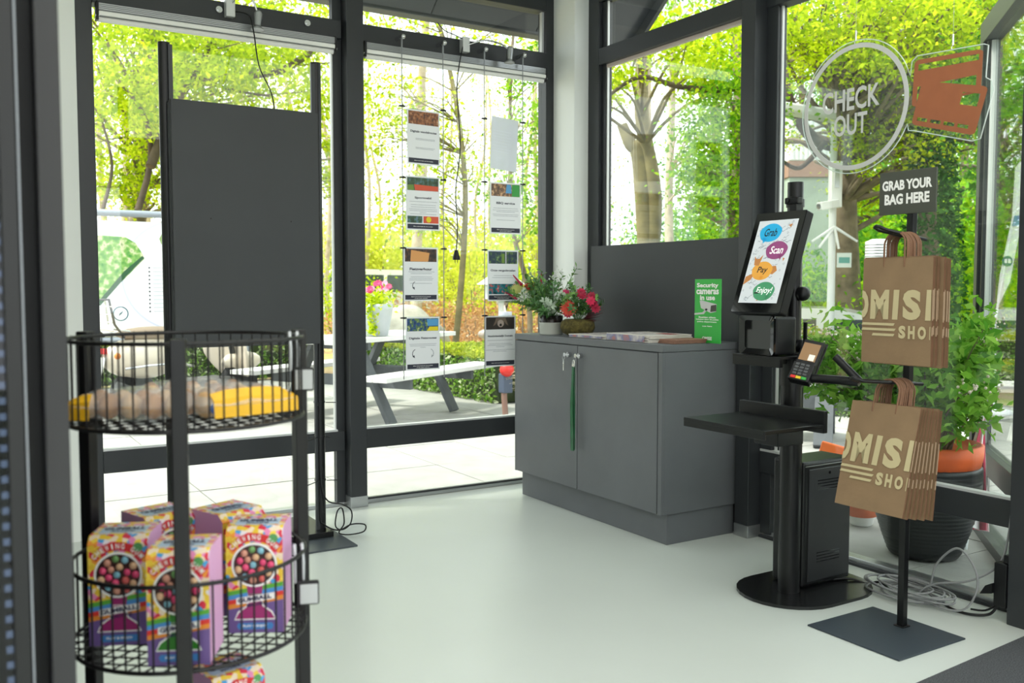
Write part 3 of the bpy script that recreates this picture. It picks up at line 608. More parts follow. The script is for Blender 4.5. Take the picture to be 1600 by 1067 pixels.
NEWS = ramp_mat('newsprint_photo', [(0.35, 'e6e2dc'), (0.5, 'b9b2aa'), (0.6, '8f8a9c'), (0.72, '8a5a50')], 25, 0.8)
NEWSW = mat('newsprint', 'd6d0c8', 0.8, 0, 0.06, 30)
def newspaper(cx, cy, rz, z, wd, ln, n, label, col, head):
    t = thing('newspaper', label, 'newspaper', (cx, cy, z), rz, group='folded newspapers on the cabinet')
    for k in range(n):
        MB().box((0.004 * (k % 2), 0.003 * ((k * 7) % 3 - 1), 0.003 + k * 0.006), (wd, ln, 0.0054)).obj('folded_section', NEWSW, t, 0.002, local=True)
    zt = n * 0.006 + 0.0008; O = Vector((-wd / 2, ln / 2, zt)); A = (O, Vector((0, -1, 0)), Vector((1, 0, 0)))
    MB().rect(0.01, wd * 0.2, ln * 0.55, wd * 0.6, *A, 0.0).obj('front_photo', NEWS, t, local=True)
    MB().rect(ln * 0.6, wd * 0.55, ln * 0.95, wd * 0.78, *A, 0.0).obj('colour_block', mat('news_' + col, col, 0.7), t, local=True)
    m = MB()
    for k in range(9): m.rect(ln * 0.6, wd * (0.06 + k * 0.05), ln * 0.95, wd * (0.075 + k * 0.05), *A, 0.0)
    m.obj('text_lines', INKG, t, local=True, kind='stuff')
    MB().rect(0.01, 0.004, ln * 0.93, n * 0.006 - 0.003, Vector((-wd / 2 - 0.0015, ln / 2, 0)), Vector((0, -1, 0)), Z3, 0.003).obj('spine_print', ramp_mat('spine_' + col, [(.3, 'd6d0c8'), (.46, 'a9a4b4'), (.56, '7f86a8'), (.7, 'b8807a')], 18, .8), t, local=True)
    m = MB(); text(m, head, 0.02, wd * 0.86, ln * 0.7, wd * 0.96, *A, 0.0, 0.03); m.obj('headline', INKM, t, local=True)
newspaper(2.985, 3.898, 0.03, CT, 0.27, 0.31, 3, 'folded newspaper lying nearest the moss pot, its photo reddish', 'a84a48', 'NIEUWS')
newspaper(2.985, 3.562, -0.02, CT + 0.0, 0.27, 0.335, 6, 'thick folded newspaper with a blue and red front, between other papers and the green sign', 'b03a40', 'DAGBLAD')
t = thing('magazine_pile', 'brown folded paper lying between the newspapers and the green sign', 'newspaper', (2.99, 3.322, CT), 0.0, group='folded newspapers on the cabinet')
for k in range(4): MB().box((0.003 * k, 0, 0.003 + 0.005 * k), (0.2, 0.115, 0.0046)).obj('folded_section', mat('brown_paper', '8f6a58', 0.8, 0, .2, 20), t, 0.002, local=True)
GREEN_S = mat('signal_green', '2fae3e', 0.5)
t = thing('security_sign', 'upright green sign reading Security cameras in use, on the cabinet end', 'sign', (3.1, 3.268, CT))
MB().bx(3.10, 3.106, 3.181, 3.356, CT, CT + 0.303).obj('board', GREEN_S, t, 0.001)
A = (Vector((3.10, 3.356, CT)), Vector((0, -1, 0)), Z3); m = MB()
for s, x0, x1, z0, z1 in (('Security', .015, .16, .258, .285), ('cameras', .012, .163, .231, .254), ('in use', .037, .138, .203, .227)): text(m, s, x0, z0, x1, z1, *A, 0.0006, 0.035)
for s, x0, x1, z0, z1 in (('Beelden alleen', .03, .145, .118, .126), ('bekeken door de politie', .012, .163, .107, .115), ('police department', .02, .15, .096, .104), ('scan here', .055, .12, .077, .083), ('OMISE', .055, .12, .014, .03)): text(m, s, x0, z0, x1, z1, *A, 0.0006, 0.03)
m.obj('lettering', WHITEP, t)
m = MB(); m.flat([(.035, .20), (.045, .165), (.11, .143), (.148, .15), (.15, .185), (.05, .202)][::-1], *A, 0.0008).flat([(0.0, .14), (.055, .145), (.08, .165), (.09, .16), (.065, .137), (0.0, .132)][::-1], *A, 0.0008); m.obj('printed_camera', mat('print_pale_grey', 'c9cac8', .6), t)
m = MB(); m.flat([(.108, .148), (.148, .152), (.148, .183), (.112, .178)], *A, 0.0011); m.obj('printed_lens', mat('print_dark', '46443f', .6), t)

# ------------------------------------------------------------------ self-checkout kiosk
PXc, PYc = 2.80, 2.48
t = thing('checkout_kiosk', 'black self-checkout kiosk with tilted screen, scanner and tray on a round pole', 'kiosk', (PXc, PYc, 0))
st = [(0.30 - 0.2 + 0.2 * math.cos(a), 0.205 * math.sin(a)) for a in [(-90 + 180 * i / 14) * PI / 180 for i in range(15)]] + [(-0.07 + 0.205 * math.cos(a), 0.205 * math.sin(a)) for a in [(90 + 180 * i / 14) * PI / 180 for i in range(15)]]
MB().prism(st, (2.885, 2.487, 0.0), X3, Y3, 0.012).obj('base_plate', mat('black_base', '141516', 0.22), t, 0.003)
MB().cyl((PXc, PYc, 0.012), (PXc, PYc, 0.915), 0.042, n=28).obj('lower_pole', BLACK, t)
MB().cyl((PXc, PYc, 0.82), (PXc, PYc, 0.925), 0.048, n=28).obj('sleeve', BLACK, t)
MB().cyl((PXc, PYc, 0.925), (PXc, PYc, 1.60), 0.030, n=24).obj('upper_pole', BLACK, t)
pc = MB().bx(2.855, 3.14, 2.462, 2.62, 0.014, 0.515).obj('computer_case', BLACK, t, 0.012, seg=3)
MB().bx(2.882, 3.128, 2.458, 2.466, 0.035, 0.485).obj('case_door', mat('black_powder_coat', '202123', 0.42), pc, 0.003)
m = MB()
for z0 in (0.40, 0.11):
    for r_ in range(4):
        for k in range(18): m.box((2.935 + k * 0.0075, 2.4575, z0 + r_ * 0.012), (0.005, 0.001, 0.004))
m.obj('vent_slots', GLOSSB, pc, kind='stuff')
MB().cyl((3.0, 2.459, 0.463), (3.0, 2.456, 0.463), 0.006, n=10).obj('case_lock', GLOSSB, pc)
MB().bx(2.858, 3.138, 2.455, 2.458, 0.497, 0.500).obj('case_seam', ALU, pc)
tr = MB().bx(2.352, 2.655, 2.198, 2.60, 0.700, 0.715).bx(2.352, 2.36, 2.198, 2.60, 0.682, 0.702).obj('bagging_tray', BLACK, t, 0.0025)
MB().bx(2.645, 2.668, 2.198, 2.605, 0.682, 0.762).obj('tray_upstand', BLACK, tr, 0.003)
MB().bx(2.56, 2.80, 2.44, 2.52, 0.672, 0.700).bx(2.66, 2.80, 2.42, 2.54, 0.60, 0.672).obj('tray_bracket', BLACKP, t, 0.003)
# screen, tilted back
b0, u = Vector((2.575, 2.465, 1.105)), Vector((0.135, 0, 0.378)).normalized(); rv = Vector((0, -1, 0)); n_ = rv.cross(u)  # n_ points at the customer
SW, SH, ST = 0.245, 0.402, 0.036
scr = MB().prism(rrect(-SW / 2, 0, SW / 2, SH, 0.006), b0 - n_ * ST, rv, u, ST).obj('screen_housing', BLACKP, t, 0.003)
MB().prism(rrect(-SW / 2 + .002, .002, SW / 2 - .002, SH - .002, 0.006), b0, rv, u, 0.002).obj('front_glass', GLOSSB, scr)
dO = b0 + n_ * 0.0022 - rv * (SW / 2)
A = (dO, rv, u); DX0, DX1, DY0, DY1 = 0.027, SW - 0.027, 0.038, SH - 0.034
def scrm(h, s=0.30): return emit_mat('screen_' + h, h, s)
MB().rect(DX0, DY0, DX1, DY1, *A).obj('display', scrm('c9ced2'), scr)
m = MB(); r8 = random.Random(11)
for k in range(46):                                              # wavy doodle lines behind the speech bubbles
    bx_, by = r8.uniform(DX0 + .004, DX1 - .045), r8.uniform(DY0 + .004, DY1 - .03); a0 = r8.uniform(-.4, .9); ln_ = r8.uniform(.02, .042)
    P = [(bx_ + ln_ * i / 8 * math.cos(a0) - .003 * math.sin(i * 1.1) * math.sin(a0), by + ln_ * i / 8 * abs(math.sin(a0)) + .003 * math.sin(i * 1.1)) for i in range(9)]
    P = [(min(x, DX1 - .002), min(y, DY1 - .003)) for x, y in P]
    for (x0, y0), (x1, y1) in zip(P, P[1:]): m.flat([(x0, y0 - .0007), (x1, y1 - .0007), (x1, y1 + .0007), (x0, y0 + .0007)], *A, 0.0003)
for k in range(40):
    cx, cy, r_ = r8.uniform(DX0 + .006, DX1 - .006), r8.uniform(DY0 + .006, DY1 - .006), r8.uniform(.002, .005)
    o1, o2 = circ(cx, cy, r_, 9), circ(cx, cy, r_ - .0008, 9)
    for i in range(9): m.flat([o1[i], o1[(i + 1) % 9], o2[(i + 1) % 9], o2[i]], *A, 0.0003)
m.obj('doodle_pattern', scrm('46586e', 0.1), scr, kind='stuff')
def bubble(name, cx, cy, rx, ry, hexc, word, tail, tc, wx):
    e = [(cx + rx * math.cos(2 * PI * i / 30) * (1 + .03 * math.sin(5 * 2 * PI * i / 30)), cy + ry * math.sin(2 * PI * i / 30)) for i in range(30)]
    m = MB().flat(e, *A, 0.0006).flat(tail, *A, 0.0006); o = m.obj(name, scrm(hexc, 0.30), scr)
    m = MB(); text(m, word, cx - wx, cy - ry * .40, cx + wx, cy + ry * .45, *A, 0.001, 0.012, slant=0.15); m.obj('bubble_word', scrm(tc, 0.4 if tc[0] == 'f' else 0.0), scr)
bubble('speech_bubble', .098, .318, .054, .037, '1fa0d0', 'Grab', [(.065, .30), (.072, .275), (.09, .292)], '1a1a1c', .031)
bubble('speech_bubble', .150, .246, .052, .036, '8a4172', 'Scan', [(.165, .225), (.178, .205), (.185, .228)], 'f4f4f2', .031)
bubble('speech_bubble', .105, .165, .050, .037, 'd79a3c', 'Pay', [(.10, .15), (.105, .128), (.12, .142)], '1a1a1c', .024)
bubble('speech_bubble', .140, .084, .052, .037, '3f8a60', 'Enjoy!', [(.15, .07), (.165, .047), (.172, .07)], 'f4f4f2', .037)
m = MB()
m.flat([(.058, .188), (.052, .225), (.062, .213), (.078, .214), (.092, .230), (.087, .205), (.082, .186)][::-1], *A, 0.0008).flat([(.14, .155), (.16, .150), (.178, .165), (.168, .184), (.138, .182)], *A, 0.0005).flat([(DX0, .11), (.06, .13), (.075, .16), (DX0 + .004, .142)], *A, 0.0005)
m.flat([(.115, .045), (.122, .068), (.138, .055)][::-1], *A, 0.0005).flat([(.178, .345), (.196, .350), (.19, .335)][::-1], *A, 0.0005).flat([(.19, .215), (.195, .20), (.2, .213)], *A, 0.0005)
m.obj('hand_drawing', scrm('b87a40', 0.25), scr)
MB().cyl((2.655, PYc, 1.30), (2.80, PYc, 1.30), 0.028, n=18).cyl((2.60, PYc, 1.16), (2.80, PYc, 1.19), 0.022, n=16).obj('screen_arm', BLACKP, t)
MB().sph((PXc, 2.435, 1.175), 0.028, 14).obj('clamp_ball', BLACKP, t); MB().sph((PXc, 2.435, 0.975), 0.026, 14).obj('clamp_ball', BLACKP, t)
wc = MB().bx(2.755, 2.785, 2.43, 2.495, 1.515, 1.54).obj('webcam', BLACKP, t, 0.005)
MB().cyl((2.755, 2.475, 1.528), (2.748, 2.475, 1.528), 0.008, n=14).obj('webcam_lens', GLOSSB, wc)
MB().bx(2.76, 2.80, 2.44, 2.475, 1.485, 1.516).cyl((PXc, PYc, 1.505), (PXc, PYc, 1.535), 0.034, n=20).obj('webcam_clamp', BLACKP, wc, 0.003)
# barcode scanner
sc_ = MB()
sc_.bx(2.612, 2.725, 2.395, 2.56, 0.948, 1.090).obj('barcode_scanner', BLACKP, t, 0.010, seg=3)
scn = [o for o in t.children if o.name.startswith('barcode_scanner')][0]
A2 = (Vector((2.608, 2.56, 0.948)), Vector((0, -1, 0)), Z3)
fr = MB()
outer, inner = rrect(-.004, 0, .169, .146, .014, 4), rrect(.018, .022, .147, .128, .010, 4)
nn = len(outer)
for i in range(nn):
    j = (i + 1) % nn
    O_, rv_, u_ = A2; N_ = rv_.cross(u_)
    q = [O_ + rv_ * outer[i][0] + u_ * outer[i][1], O_ + rv_ * outer[j][0] + u_ * outer[j][1], O_ + rv_ * inner[j][0] + u_ * inner[j][1] - N_ * .0, O_ + rv_ * inner[i][0] + u_ * inner[i][1]]
    fr.add([p + N_ * .012 for p in q[:2]] + [q[2] + N_ * .004, q[3] + N_ * .004], [(0, 1, 2, 3)]); fr.add([q[0], q[1], q[1] + N_ * .012, q[0] + N_ * .012], [(0, 1, 2, 3)])
fr.obj('scanner_frame', GLOSSB, scn)
MB().prism(inner, A2[0], A2[1], A2[2], 0.003).obj('scanner_window', mat('scanner_glass', '050607', 0.03, coat=1.0), scn)
MB().bx(2.60, 2.78, 2.36, 2.60, 0.935, 0.945).bx(2.735, 2.742, 2.36, 2.375, 0.935, 1.07).obj('scanner_bracket', BLACK, t, 0.001)
MB().bx(2.60, 2.62, 2.365, 2.60, 0.905, 0.936).bx(2.62, 2.80, 2.47, 2.49, 0.905, 0.936).obj('bracket_lip', BLACK, t, 0.002)
MB().tube([(2.66, 2.30, .872), (2.70, 2.18, .872), (2.72, 2.11, .870)], 0.016, 10).tube([(2.72, 2.105, .870), (2.69, 2.19, .955)], 0.014, 10).tube([(2.78, 2.44, .87), (2.66, 2.30, .872)], 0.014, 10).obj('terminal_arm', BLACKP, t)
# card terminal on its arm
tt = thing('card_terminal', 'black card payment terminal with coloured keys on an arm of the kiosk', 'card terminal', (2.64, 2.28, 0.87))
u2 = Vector((0.09, 0.01, 0.135)).normalized(); r2 = Vector((0.027, -0.07, -0.012)).normalized(); r2 = (r2 - u2 * r2.dot(u2)).normalized(); n2 = r2.cross(u2)
if n2.x > 0: n2 = -n2
o2 = Vector((2.615, 2.338, 0.866))
def tb(x0, x1, y0, y1, d0, d1):
    b = MB(); P = lambda x, y, d: o2 + r2 * x + u2 * y + n2 * d
    vs = [P(x, y, d) for x in (x0, x1) for y in (y0, y1) for d in (d0, d1)]
    return b.add(vs, [(0, 1, 3, 2), (4, 6, 7, 5), (0, 4, 5, 1), (2, 3, 7, 6), (0, 2, 6, 4), (1, 5, 7, 3)])
bd = tb(0, .078, 0, .175, -.028, 0).obj('terminal_body', BLACKP, tt, 0.005)
tb(-.001, .079, 0, .075, -.005, .012).obj('keypad_block', BLACKP, bd, 0.004)
tb(.008, .070, .088, .160, 0, .0015).obj('terminal_screen', emit_mat('terminal_screen', '8a6a48', 0.35), bd)
tb(.042, .064, .09, .115, .0015, .0022).obj('screen_prompt', emit_mat('terminal_prompt', 'd8d8cc', 0.4), bd)
for r_ in range(4):
    for k in range(3):
        tb(.012 + k * .019, .026 + k * .019, .022 + r_ * .0125, .031 + r_ * .0125, .012, .0145).obj('key', mat('key_grey', '4a4c4e', .5), bd)
for k, h in enumerate(('d8261c', 'e8c81c', '2fa83a')): tb(.010 + k * .020, .028 + k * .020, .006, .016, .012, .015).obj('key', mat('key_' + h, h, .45), bd)
tb(-.004, .082, .02, .185, -.036, -.028).obj('cradle', BLACK, tt, 0.003)
MB().tube([(2.64, 2.30, .868), (2.66, 2.29, .85), (2.68, 2.34, .855)], .008, 8).obj('cable_stub', CHROME, tt)

# ------------------------------------------------------------------ bag stand with paper bags
t = thing('bag_stand', 'slim black bag stand with GRAB YOUR BAG HERE sign and two hook arms', 'bag stand', (2.856, 2.015, 0))
PLT = mat('blue_grey_plate', '39424a', 0.45, 0.2)
MB().bx(2.584, 2.942, 1.83, 2.20, 0, 0.006).obj('base_plate', PLT, t, 0.0015)
MB().bx(2.8435, 2.8685, 2.0025, 2.0275, 0.006, 1.455).bx(2.835, 2.877, 1.995, 2.035, 0.006, 0.010).obj('pole', BLACK, t, 0.002)
sg = MB().bx(2.836, 2.842, 1.913, 2.133, 1.452, 1.60).obj('sign_panel', mat('sign_grey', '45483f', 0.6), t, 0.001)
A = (Vector((2.836, 2.133, 1.452)), Vector((0, -1, 0)), Z3); m = MB()
text(m, 'GRAB YOUR', .012, .083, .205, .118, *A, 0.0006, 0.045); text(m, 'BAG HERE', .022, .034, .196, .071, *A, 0.0006, 0.045); m.obj('sign_lettering', WHITEP, sg)
def hookarm(z, y, x0):
    P = [(2.844, y + .014, z - .015), (x0 + .03, y + .014, z + .012), (x0 + .006, y + .010, z + .020), (x0, y, z + .023), (x0 + .006, y - .010, z + .020), (x0 + .03, y - .014, z + .012), (2.844, y - .014, z - .015)]
    MB().tube(P, 0.006, 8).obj('hook_arm', BLACKP, t)
hookarm(1.375, 1.965, 2.60); hookarm(0.885, 1.965, 2.50)
def bag(i, front, x, z0, z1, tilt, wd, label, group, dy=0.0, dz=0.0, hook_z=0.0):
    H = z1 - z0; r = random.Random(40 + i * 3 + (0 if front else 1))
    b = thing('paper_bag', label, 'paper bag', (x, 1.951 + dy, z1 + dz), group=group)
    th = 0.0065
    A = (Vector((0, wd / 2, -H)), Vector((0, -1, 0)), Z3)
    # slightly bowed, folded-flat sack: front sheet, gusset folds on both sides, folded bottom
    nz, ny = 8, 8; vs = []; fs = []
    bow = lambda a, c: 0.003 * math.sin(PI * a) * math.sin(PI * c) + 0.0012 * math.sin(9 * a + i) * c
    for side in (0, 1):
        for a in range(ny + 1):
            for c in range(nz + 1):
                y = wd / 2 - wd * a / ny; z = -H * (1 - c / nz); xx = (-th / 2 - bow(a / ny, c / nz) if side == 0 else th / 2 + 0.5 * bow(a / ny, c / nz))
                vs.append((xx, y, z))
    k = (ny + 1) * (nz + 1); I = lambda s, a, c: s * k + a * (nz + 1) + c
    for a in range(ny):
        for c in range(nz):
            fs.append((I(0, a, c), I(0, a, c + 1), I(0, a + 1, c + 1), I(0, a + 1, c))); fs.append((I(1, a, c), I(1, a + 1, c), I(1, a + 1, c + 1), I(1, a, c + 1)))
    m = MB().add(vs, fs); sack = m.obj('sack', KRAFT, b, local=True)
    g = MB()
    for s in (1, -1):
        y = s * wd / 2
        g.add([(-th / 2, y, 0), (-th / 2, y, -H), (0, y - s * 0.007, 0), (0, y - s * .007, -H), (th / 2, y, 0), (th / 2, y, -H)], [(0, 1, 3, 2), (2, 3, 5, 4)] if s < 0 else [(0, 2, 3, 1), (2, 4, 5, 3)])
    g.add([(-th / 2, wd / 2, -H), (-th / 2, -wd / 2, -H), (th / 2, -wd / 2, -H), (th / 2, wd / 2, -H)], [(0, 1, 2, 3)])
    g.obj('gusset', KRAFTD, b, local=True)
    pr = MB(); y = -wd / 2
    for zf0, zf1 in ((.42, .70), (.28, .36)): pr.add([(-th / 2, y - .0004, -H * (1 - zf0)), (th / 2, y - .0004, -H * (1 - zf0)), (th / 2, y - .0004, -H * (1 - zf1)), (-th / 2, y - .0004, -H * (1 - zf1))], [(0, 1, 2, 3)])
    pr.obj('gusset_print', mat('gusset_print', '93795f', .75), b, local=True)
    if front:
        P = MB(); off = 0.0075; O_ = A[0]; W = wd; Ln = lambda s, x0, x1, z0_, z1_, sl=0.0: text(P, s, x0 * W, z0_ * H, x1 * W, z1_ * H, O_, A[1], A[2], off, 0.055, sl, (0.001, W - 0.001))
        Ln('O', -.13, .105, .42, .70); Ln('M', .13, .40, .42, .70, .02); Ln('I', .455, .535, .42, .70, .05); Ln('S', .605, .86, .42, .70, .0); Ln('I', .92, 1.02, .42, .70, .04)
        Ln('S', .555, .655, .245, .365); Ln('H', .69, .785, .245, .365); Ln('O', .825, .94, .245, .365); Ln('P', .985, 1.1, .245, .365)
        for k_, (zz, x0, x1) in enumerate(((.375, 0, .50), (.325, 0.0, .515), (.275, .16, .50))): P.flat([(x0 * W + .001, (zz - .014) * H), ((x1 - .02) * W, (zz - .014) * H), (x1 * W, (zz + .010) * H), ((x0 + .02) * W, (zz + .010) * H)], O_, A[1], A[2], off)
        P.obj('lettering', CREAM, b, local=True)
    for k_, xo in enumerate((-0.003, 0.003)):
        hz = hook_z - (z1 + dz) - 0.003 - r.uniform(0, .004); wobble = r.uniform(-.006, .006); hw = .043 + r.uniform(-.005, .004)
        pts = [(xo, hw - dy + .012, -0.03)] + [(xo + wobble * math.sin(j / 10 * PI), hw * math.cos(j / 10 * PI) - dy + .012, max(.01, hz - hw) + hw * math.sin(j / 10 * PI)) for j in range(11)] + [(xo, -hw - dy + .012, -0.03)]
        MB().tube(spline(pts, 2), 0.003, 6).obj('handle', KRAFTD, b, local=True)
    b.rotation_euler = (0, tilt, 0)
    return b
ordn = ['frontmost', 'second from the front', 'third from the front', 'fourth from the front', 'fifth from the front', 'sixth from the front', 'seventh from the front', 'eighth from the front']
for i in range(8):
    bag(i, i == 0, 2.697 + i * 0.0098, 0.945, 1.297, math.radians(0.4), 0.262 - (0.004 if i in (2, 5) else 0), ('brown paper bag with cream lettering, frontmost of the upper hook' if i == 0 else 'folded brown paper bag on the upper hook, ' + ordn[i]),
        'paper bags on the upper hook', dy=(0, .002, -.003, .001, -.012, -.010, -.011, -.012)[i], dz=(0, .004, -.002, .003, -.006, 0, -.004, -.006)[i], hook_z=1.386)
for i in range(8):
    bag(i + 20, i == 0, 2.668 + i * 0.0115, 0.455, 0.812, math.radians(13.5 - i * 1.1), 0.262, ('brown paper bag with cream lettering, frontmost of the lower hook' if i == 0 else 'folded brown paper bag on the lower hook, ' + ordn[i]),
        'paper bags on the lower hook', dy=.010 - i * .0025, dz=(0, -.004, -.002, -.006, -.004, -.010, -.006, -.012)[i], hook_z=0.898)

# ------------------------------------------------------------------ hanging acrylic check-out sign
XS = 3.0
t = thing('checkout_sign', 'clear acrylic hanging sign with white ring, CHECK OUT letters and brown bank cards', 'sign', (XS, 2.2, 2.1))
RVs = Vector((0, -1, 0)); A = (Vector((XS, 0, 0)), RVs, Z3)                # sign plane: across = -Y
yc, zc, ro = 2.377, 1.887, 0.238
hull = arc(-yc, zc, ro + .012, 28, 330, 48) + [(-2.145, 1.79)] + [(-2.14, 1.765), (-2.12, 1.762), (-1.895, 1.695), (-1.865, 1.70), (-1.822, 1.855), (-1.83, 1.885), (-1.852, 1.90), (-1.846, 2.005), (-1.862, 2.012), (-2.11, 2.025), (-2.132, 2.01), (-2.138, 1.96)]
MB().prism(hull, Vector((XS + .0015, 0, 0)), RVs, Z3, 0.004).obj('acrylic_plate', ACRYL, t)
MB().tube([(XS, -a, b) for a, b in hull], 0.0022, 5, True).obj('plate_edge', ACRED, t)
WR = mat('sign_white', 'c2c3c0', 0.5)
m = MB(); o1, o2_ = circ(-yc, zc, ro, 56), circ(-yc, zc, ro - .018, 56)
for i in range(56):
    j = (i + 1) % 56; m.prism([o1[i], o1[j], o2_[j], o2_[i]], Vector((XS - .0028, 0, 0)), RVs, Z3, 0.002)
m.obj('ring', WR, t)
m = MB(); text(m, 'CHECK', -2.525, 1.877, -2.262, 1.962, *A, 0.004, 0.02); text(m, 'OUT', -2.467, 1.783, -2.315, 1.865, *A, 0.004, 0.02); m.obj('lettering', WR, t)
BRN = mat('copper_brown', '9a5a38', 0.5, 0, 0.05, 20)
def frame_poly(m, outer, hole, O, off):
    n = len(outer)
    for i in range(n):
        j = (i + 1) % n; m.prism([outer[i], outer[j], hole[j], hole[i]], O + Vector((-off, 0, 0)), RVs, Z3, 0.0016)
def quadmap(TL, TR, BR, BL):
    return lambda u_, v_: tuple((1 - v_) * ((1 - u_) * BL[k] + u_ * BR[k]) + v_ * ((1 - u_) * TL[k] + u_ * TR[k]) for k in (0, 1))
def plate(name, outer, holes, off):
    v, f = holed(outer, holes, 0.0016)
    return MB().add([(XS - off + z, -x, y) for x, y, z in v], f).obj(name, BRN, t)
def rq(q, x0, y0, x1, y1, r=0.0, asp=1.55): 
    P = rrect(x0, y0 * 1.0, x1, y1, r, 4) if r else [(x0, y0), (x1, y0), (x1, y1), (x0, y1)]
    return [q(*p) for p in P]
q = quadmap((-2.118, 2.010), (-1.862, 1.996), (-1.867, 1.855), (-2.127, 1.845))
plate('rear_card', rq(q, 0, 0, 1, 1, .08), [rq(q, .06, .76, .95, .90), rq(q, .07, .06, .93, .42)], .0035)
q = quadmap((-2.086, 1.931), (-1.839, 1.868), (-1.884, 1.712), (-2.125, 1.784))
plate('front_card', rq(q, 0, 0, 1, 1, .08), [rq(q, .66, .58, .92, .84)] + [rq(q, x, .11, x + .165, .185) for x in (.07, .285, .50, .715)], .0055)
for yy, z0, zt in ((2.377, 2.125, 3.0), (1.975, 2.02, 3.0)):
    hk = MB().tube([(XS, yy, z0 - .005), (XS, yy + .006, z0 + .005), (XS, yy, z0 + .014)], .0016, 5).cyl((XS, yy, z0 + .012), (XS, yy, z0 + .05), .0035, n=8).obj('hook', CHROME, t)
    MB().cyl((XS, yy, z0 + .05), (XS, yy, zt), .0006, n=4).obj('wire', ALU, hk)

# ------------------------------------------------------------------ cables and socket box by the corner post
CG = mat('grey_cable', '8d8f90', 0.5)
r9 = random.Random(21); pts = []
for k in range(8):
    rx, ry = r9.uniform(.10, .2), r9.uniform(.06, .11); cx, cy = 3.17 + r9.uniform(-.03, .03), 2.21 + r9.uniform(-.05, .04); z = .006 + k * .006
    for j in range(7): a = 2 * PI * j / 7 + .3 * k; pts.append((cx + ry * math.cos(a), cy + rx * math.sin(a), z + r9.uniform(0, .008)))
pts += [(3.17, 2.14, .05), (3.16, 2.09, .16), (3.16, 2.01, .24), (3.15, 1.94, .20), (3.15, 1.92, .12), (3.14, 1.96, .03), (3.13, 2.05, .012), (3.15, 2.15, .03), (3.17, 2.1, .08), (3.2, 1.98, .12), (3.23, 1.89, .2), (3.24, 1.862, .33), (3.245, 1.852, .55)]
c = MB().tube(spline(pts, 6), 0.0042, 6).obj('grey_cable', CG); tag(c, 'long grey cable coiled on the floor behind the bag stand', 'cable')
c = MB().tube(spline([(2.98, 2.50, .012), (3.1, 2.44, .02), (3.14, 2.38, .008), (3.17, 2.34, .02), (3.14, 2.24, .008), (3.2, 2.12, .01), (3.16, 2.02, .008), (3.17, 1.95, .008), (3.20, 1.9, .02), (3.205, 1.87, .07)], 8), 0.0052, 6).obj('black_cable', BLACKP); tag(c, 'black power cable running over the floor from the kiosk to the socket box', 'cable')
t = thing('socket_box', 'black socket box with plug mounted low on the corner post', 'socket', (3.22, 1.865, 0.05))
MB().bx(3.195, 3.262, 1.842, 1.888, 0.055, 0.215).obj('box_body', BLACKP, t, 0.004)
MB().prism([(0, 0), (.045, .012), (.045, .05), (.02, .035)], (3.21, 1.93, .09), Vector((0, -1, 0)), Z3, .03).obj('flap', BLACKP, t, 0.002)
MB().bx(3.205, 3.25, 1.842, 1.86, 0.215, 0.245).obj('plug', BLACKP, t, 0.003)
MB().tube(spline([(3.22, 1.88, .06), (3.22, 1.93, .02), (3.21, 1.98, .012)], 5), .004, 6).obj('lead', BLACKP, t)

# ------------------------------------------------------------------ dark drinks cooler at the near side
t = thing('display_cooler', 'tall black display cooler with a dotted LED strip inside its glass door', 'refrigerator', (-0.25, 1.5, 0))
MB().bx(0.1165, 0.1435, 1.25, 1.9, 0, 2.1).bx(-0.66, -0.63, 1.25, 1.9, 0, 2.1).obj('side_panel', mat('cooler_side', '2f2f31', 0.6), t, 0.002)
MB().bx(-0.63, 0.1165, 1.87, 1.9, 0, 2.1).bx(-0.63, 0.1165, 1.3, 1.87, 0, 0.14).bx(-0.63, 0.1165, 1.27, 1.87, 2.0, 2.1).bx(0.100, 0.1165, 1.30, 1.87, 0.1, 2.0).obj('cabinet_shell', mat('cooler_black', '0e0e10', 0.5), t)
d = MB().bx(0.0755, 0.0945, 1.235, 1.265, 0.12, 2.0).bx(-0.63, -0.59, 1.235, 1.265, 0.12, 2.0).bx(-0.59, 0.0755, 1.235, 1.265, 0.12, 0.18).bx(-0.59, 0.0755, 1.235, 1.265, 1.94, 2.0).obj('door_frame', mat('door_black', '101113', 0.4), t, 0.002)
MB().bx(-0.59, 0.0755, 1.247, 1.253, 0.18, 1.94).obj('door_glass', glass_mat('cooler_glass', '8a9096', 0.0, 1.0), d)
MB().bx(0.0945, 0.0965, 1.233, 1.262, 0.12, 2.0).obj('door_edge_highlight', mat('door_highlight_grey', '8e939a', 0.4), d)  # pale strip painting the highlight along the door frame edge
l = MB().bx(0.069, 0.079, 1.275, 1.283, 0.62, 1.30).obj('led_strip', BLACKP, t)
m = MB()
for k in range(34): m.box((0.0725, 1.274, 0.64 + k * 0.0192), (0.007, 0.003, 0.008))
m.obj('led_dots', emit_mat('led_white', 'cfe0ff', 2.0), l, kind='stuff')
for z in (0.5, 0.95, 1.4): MB().bx(-0.62, 0.05, 1.35, 1.86, z, z + 0.015).obj('shelf', ALU, t, 0.002)
t.location.x -= 0.013

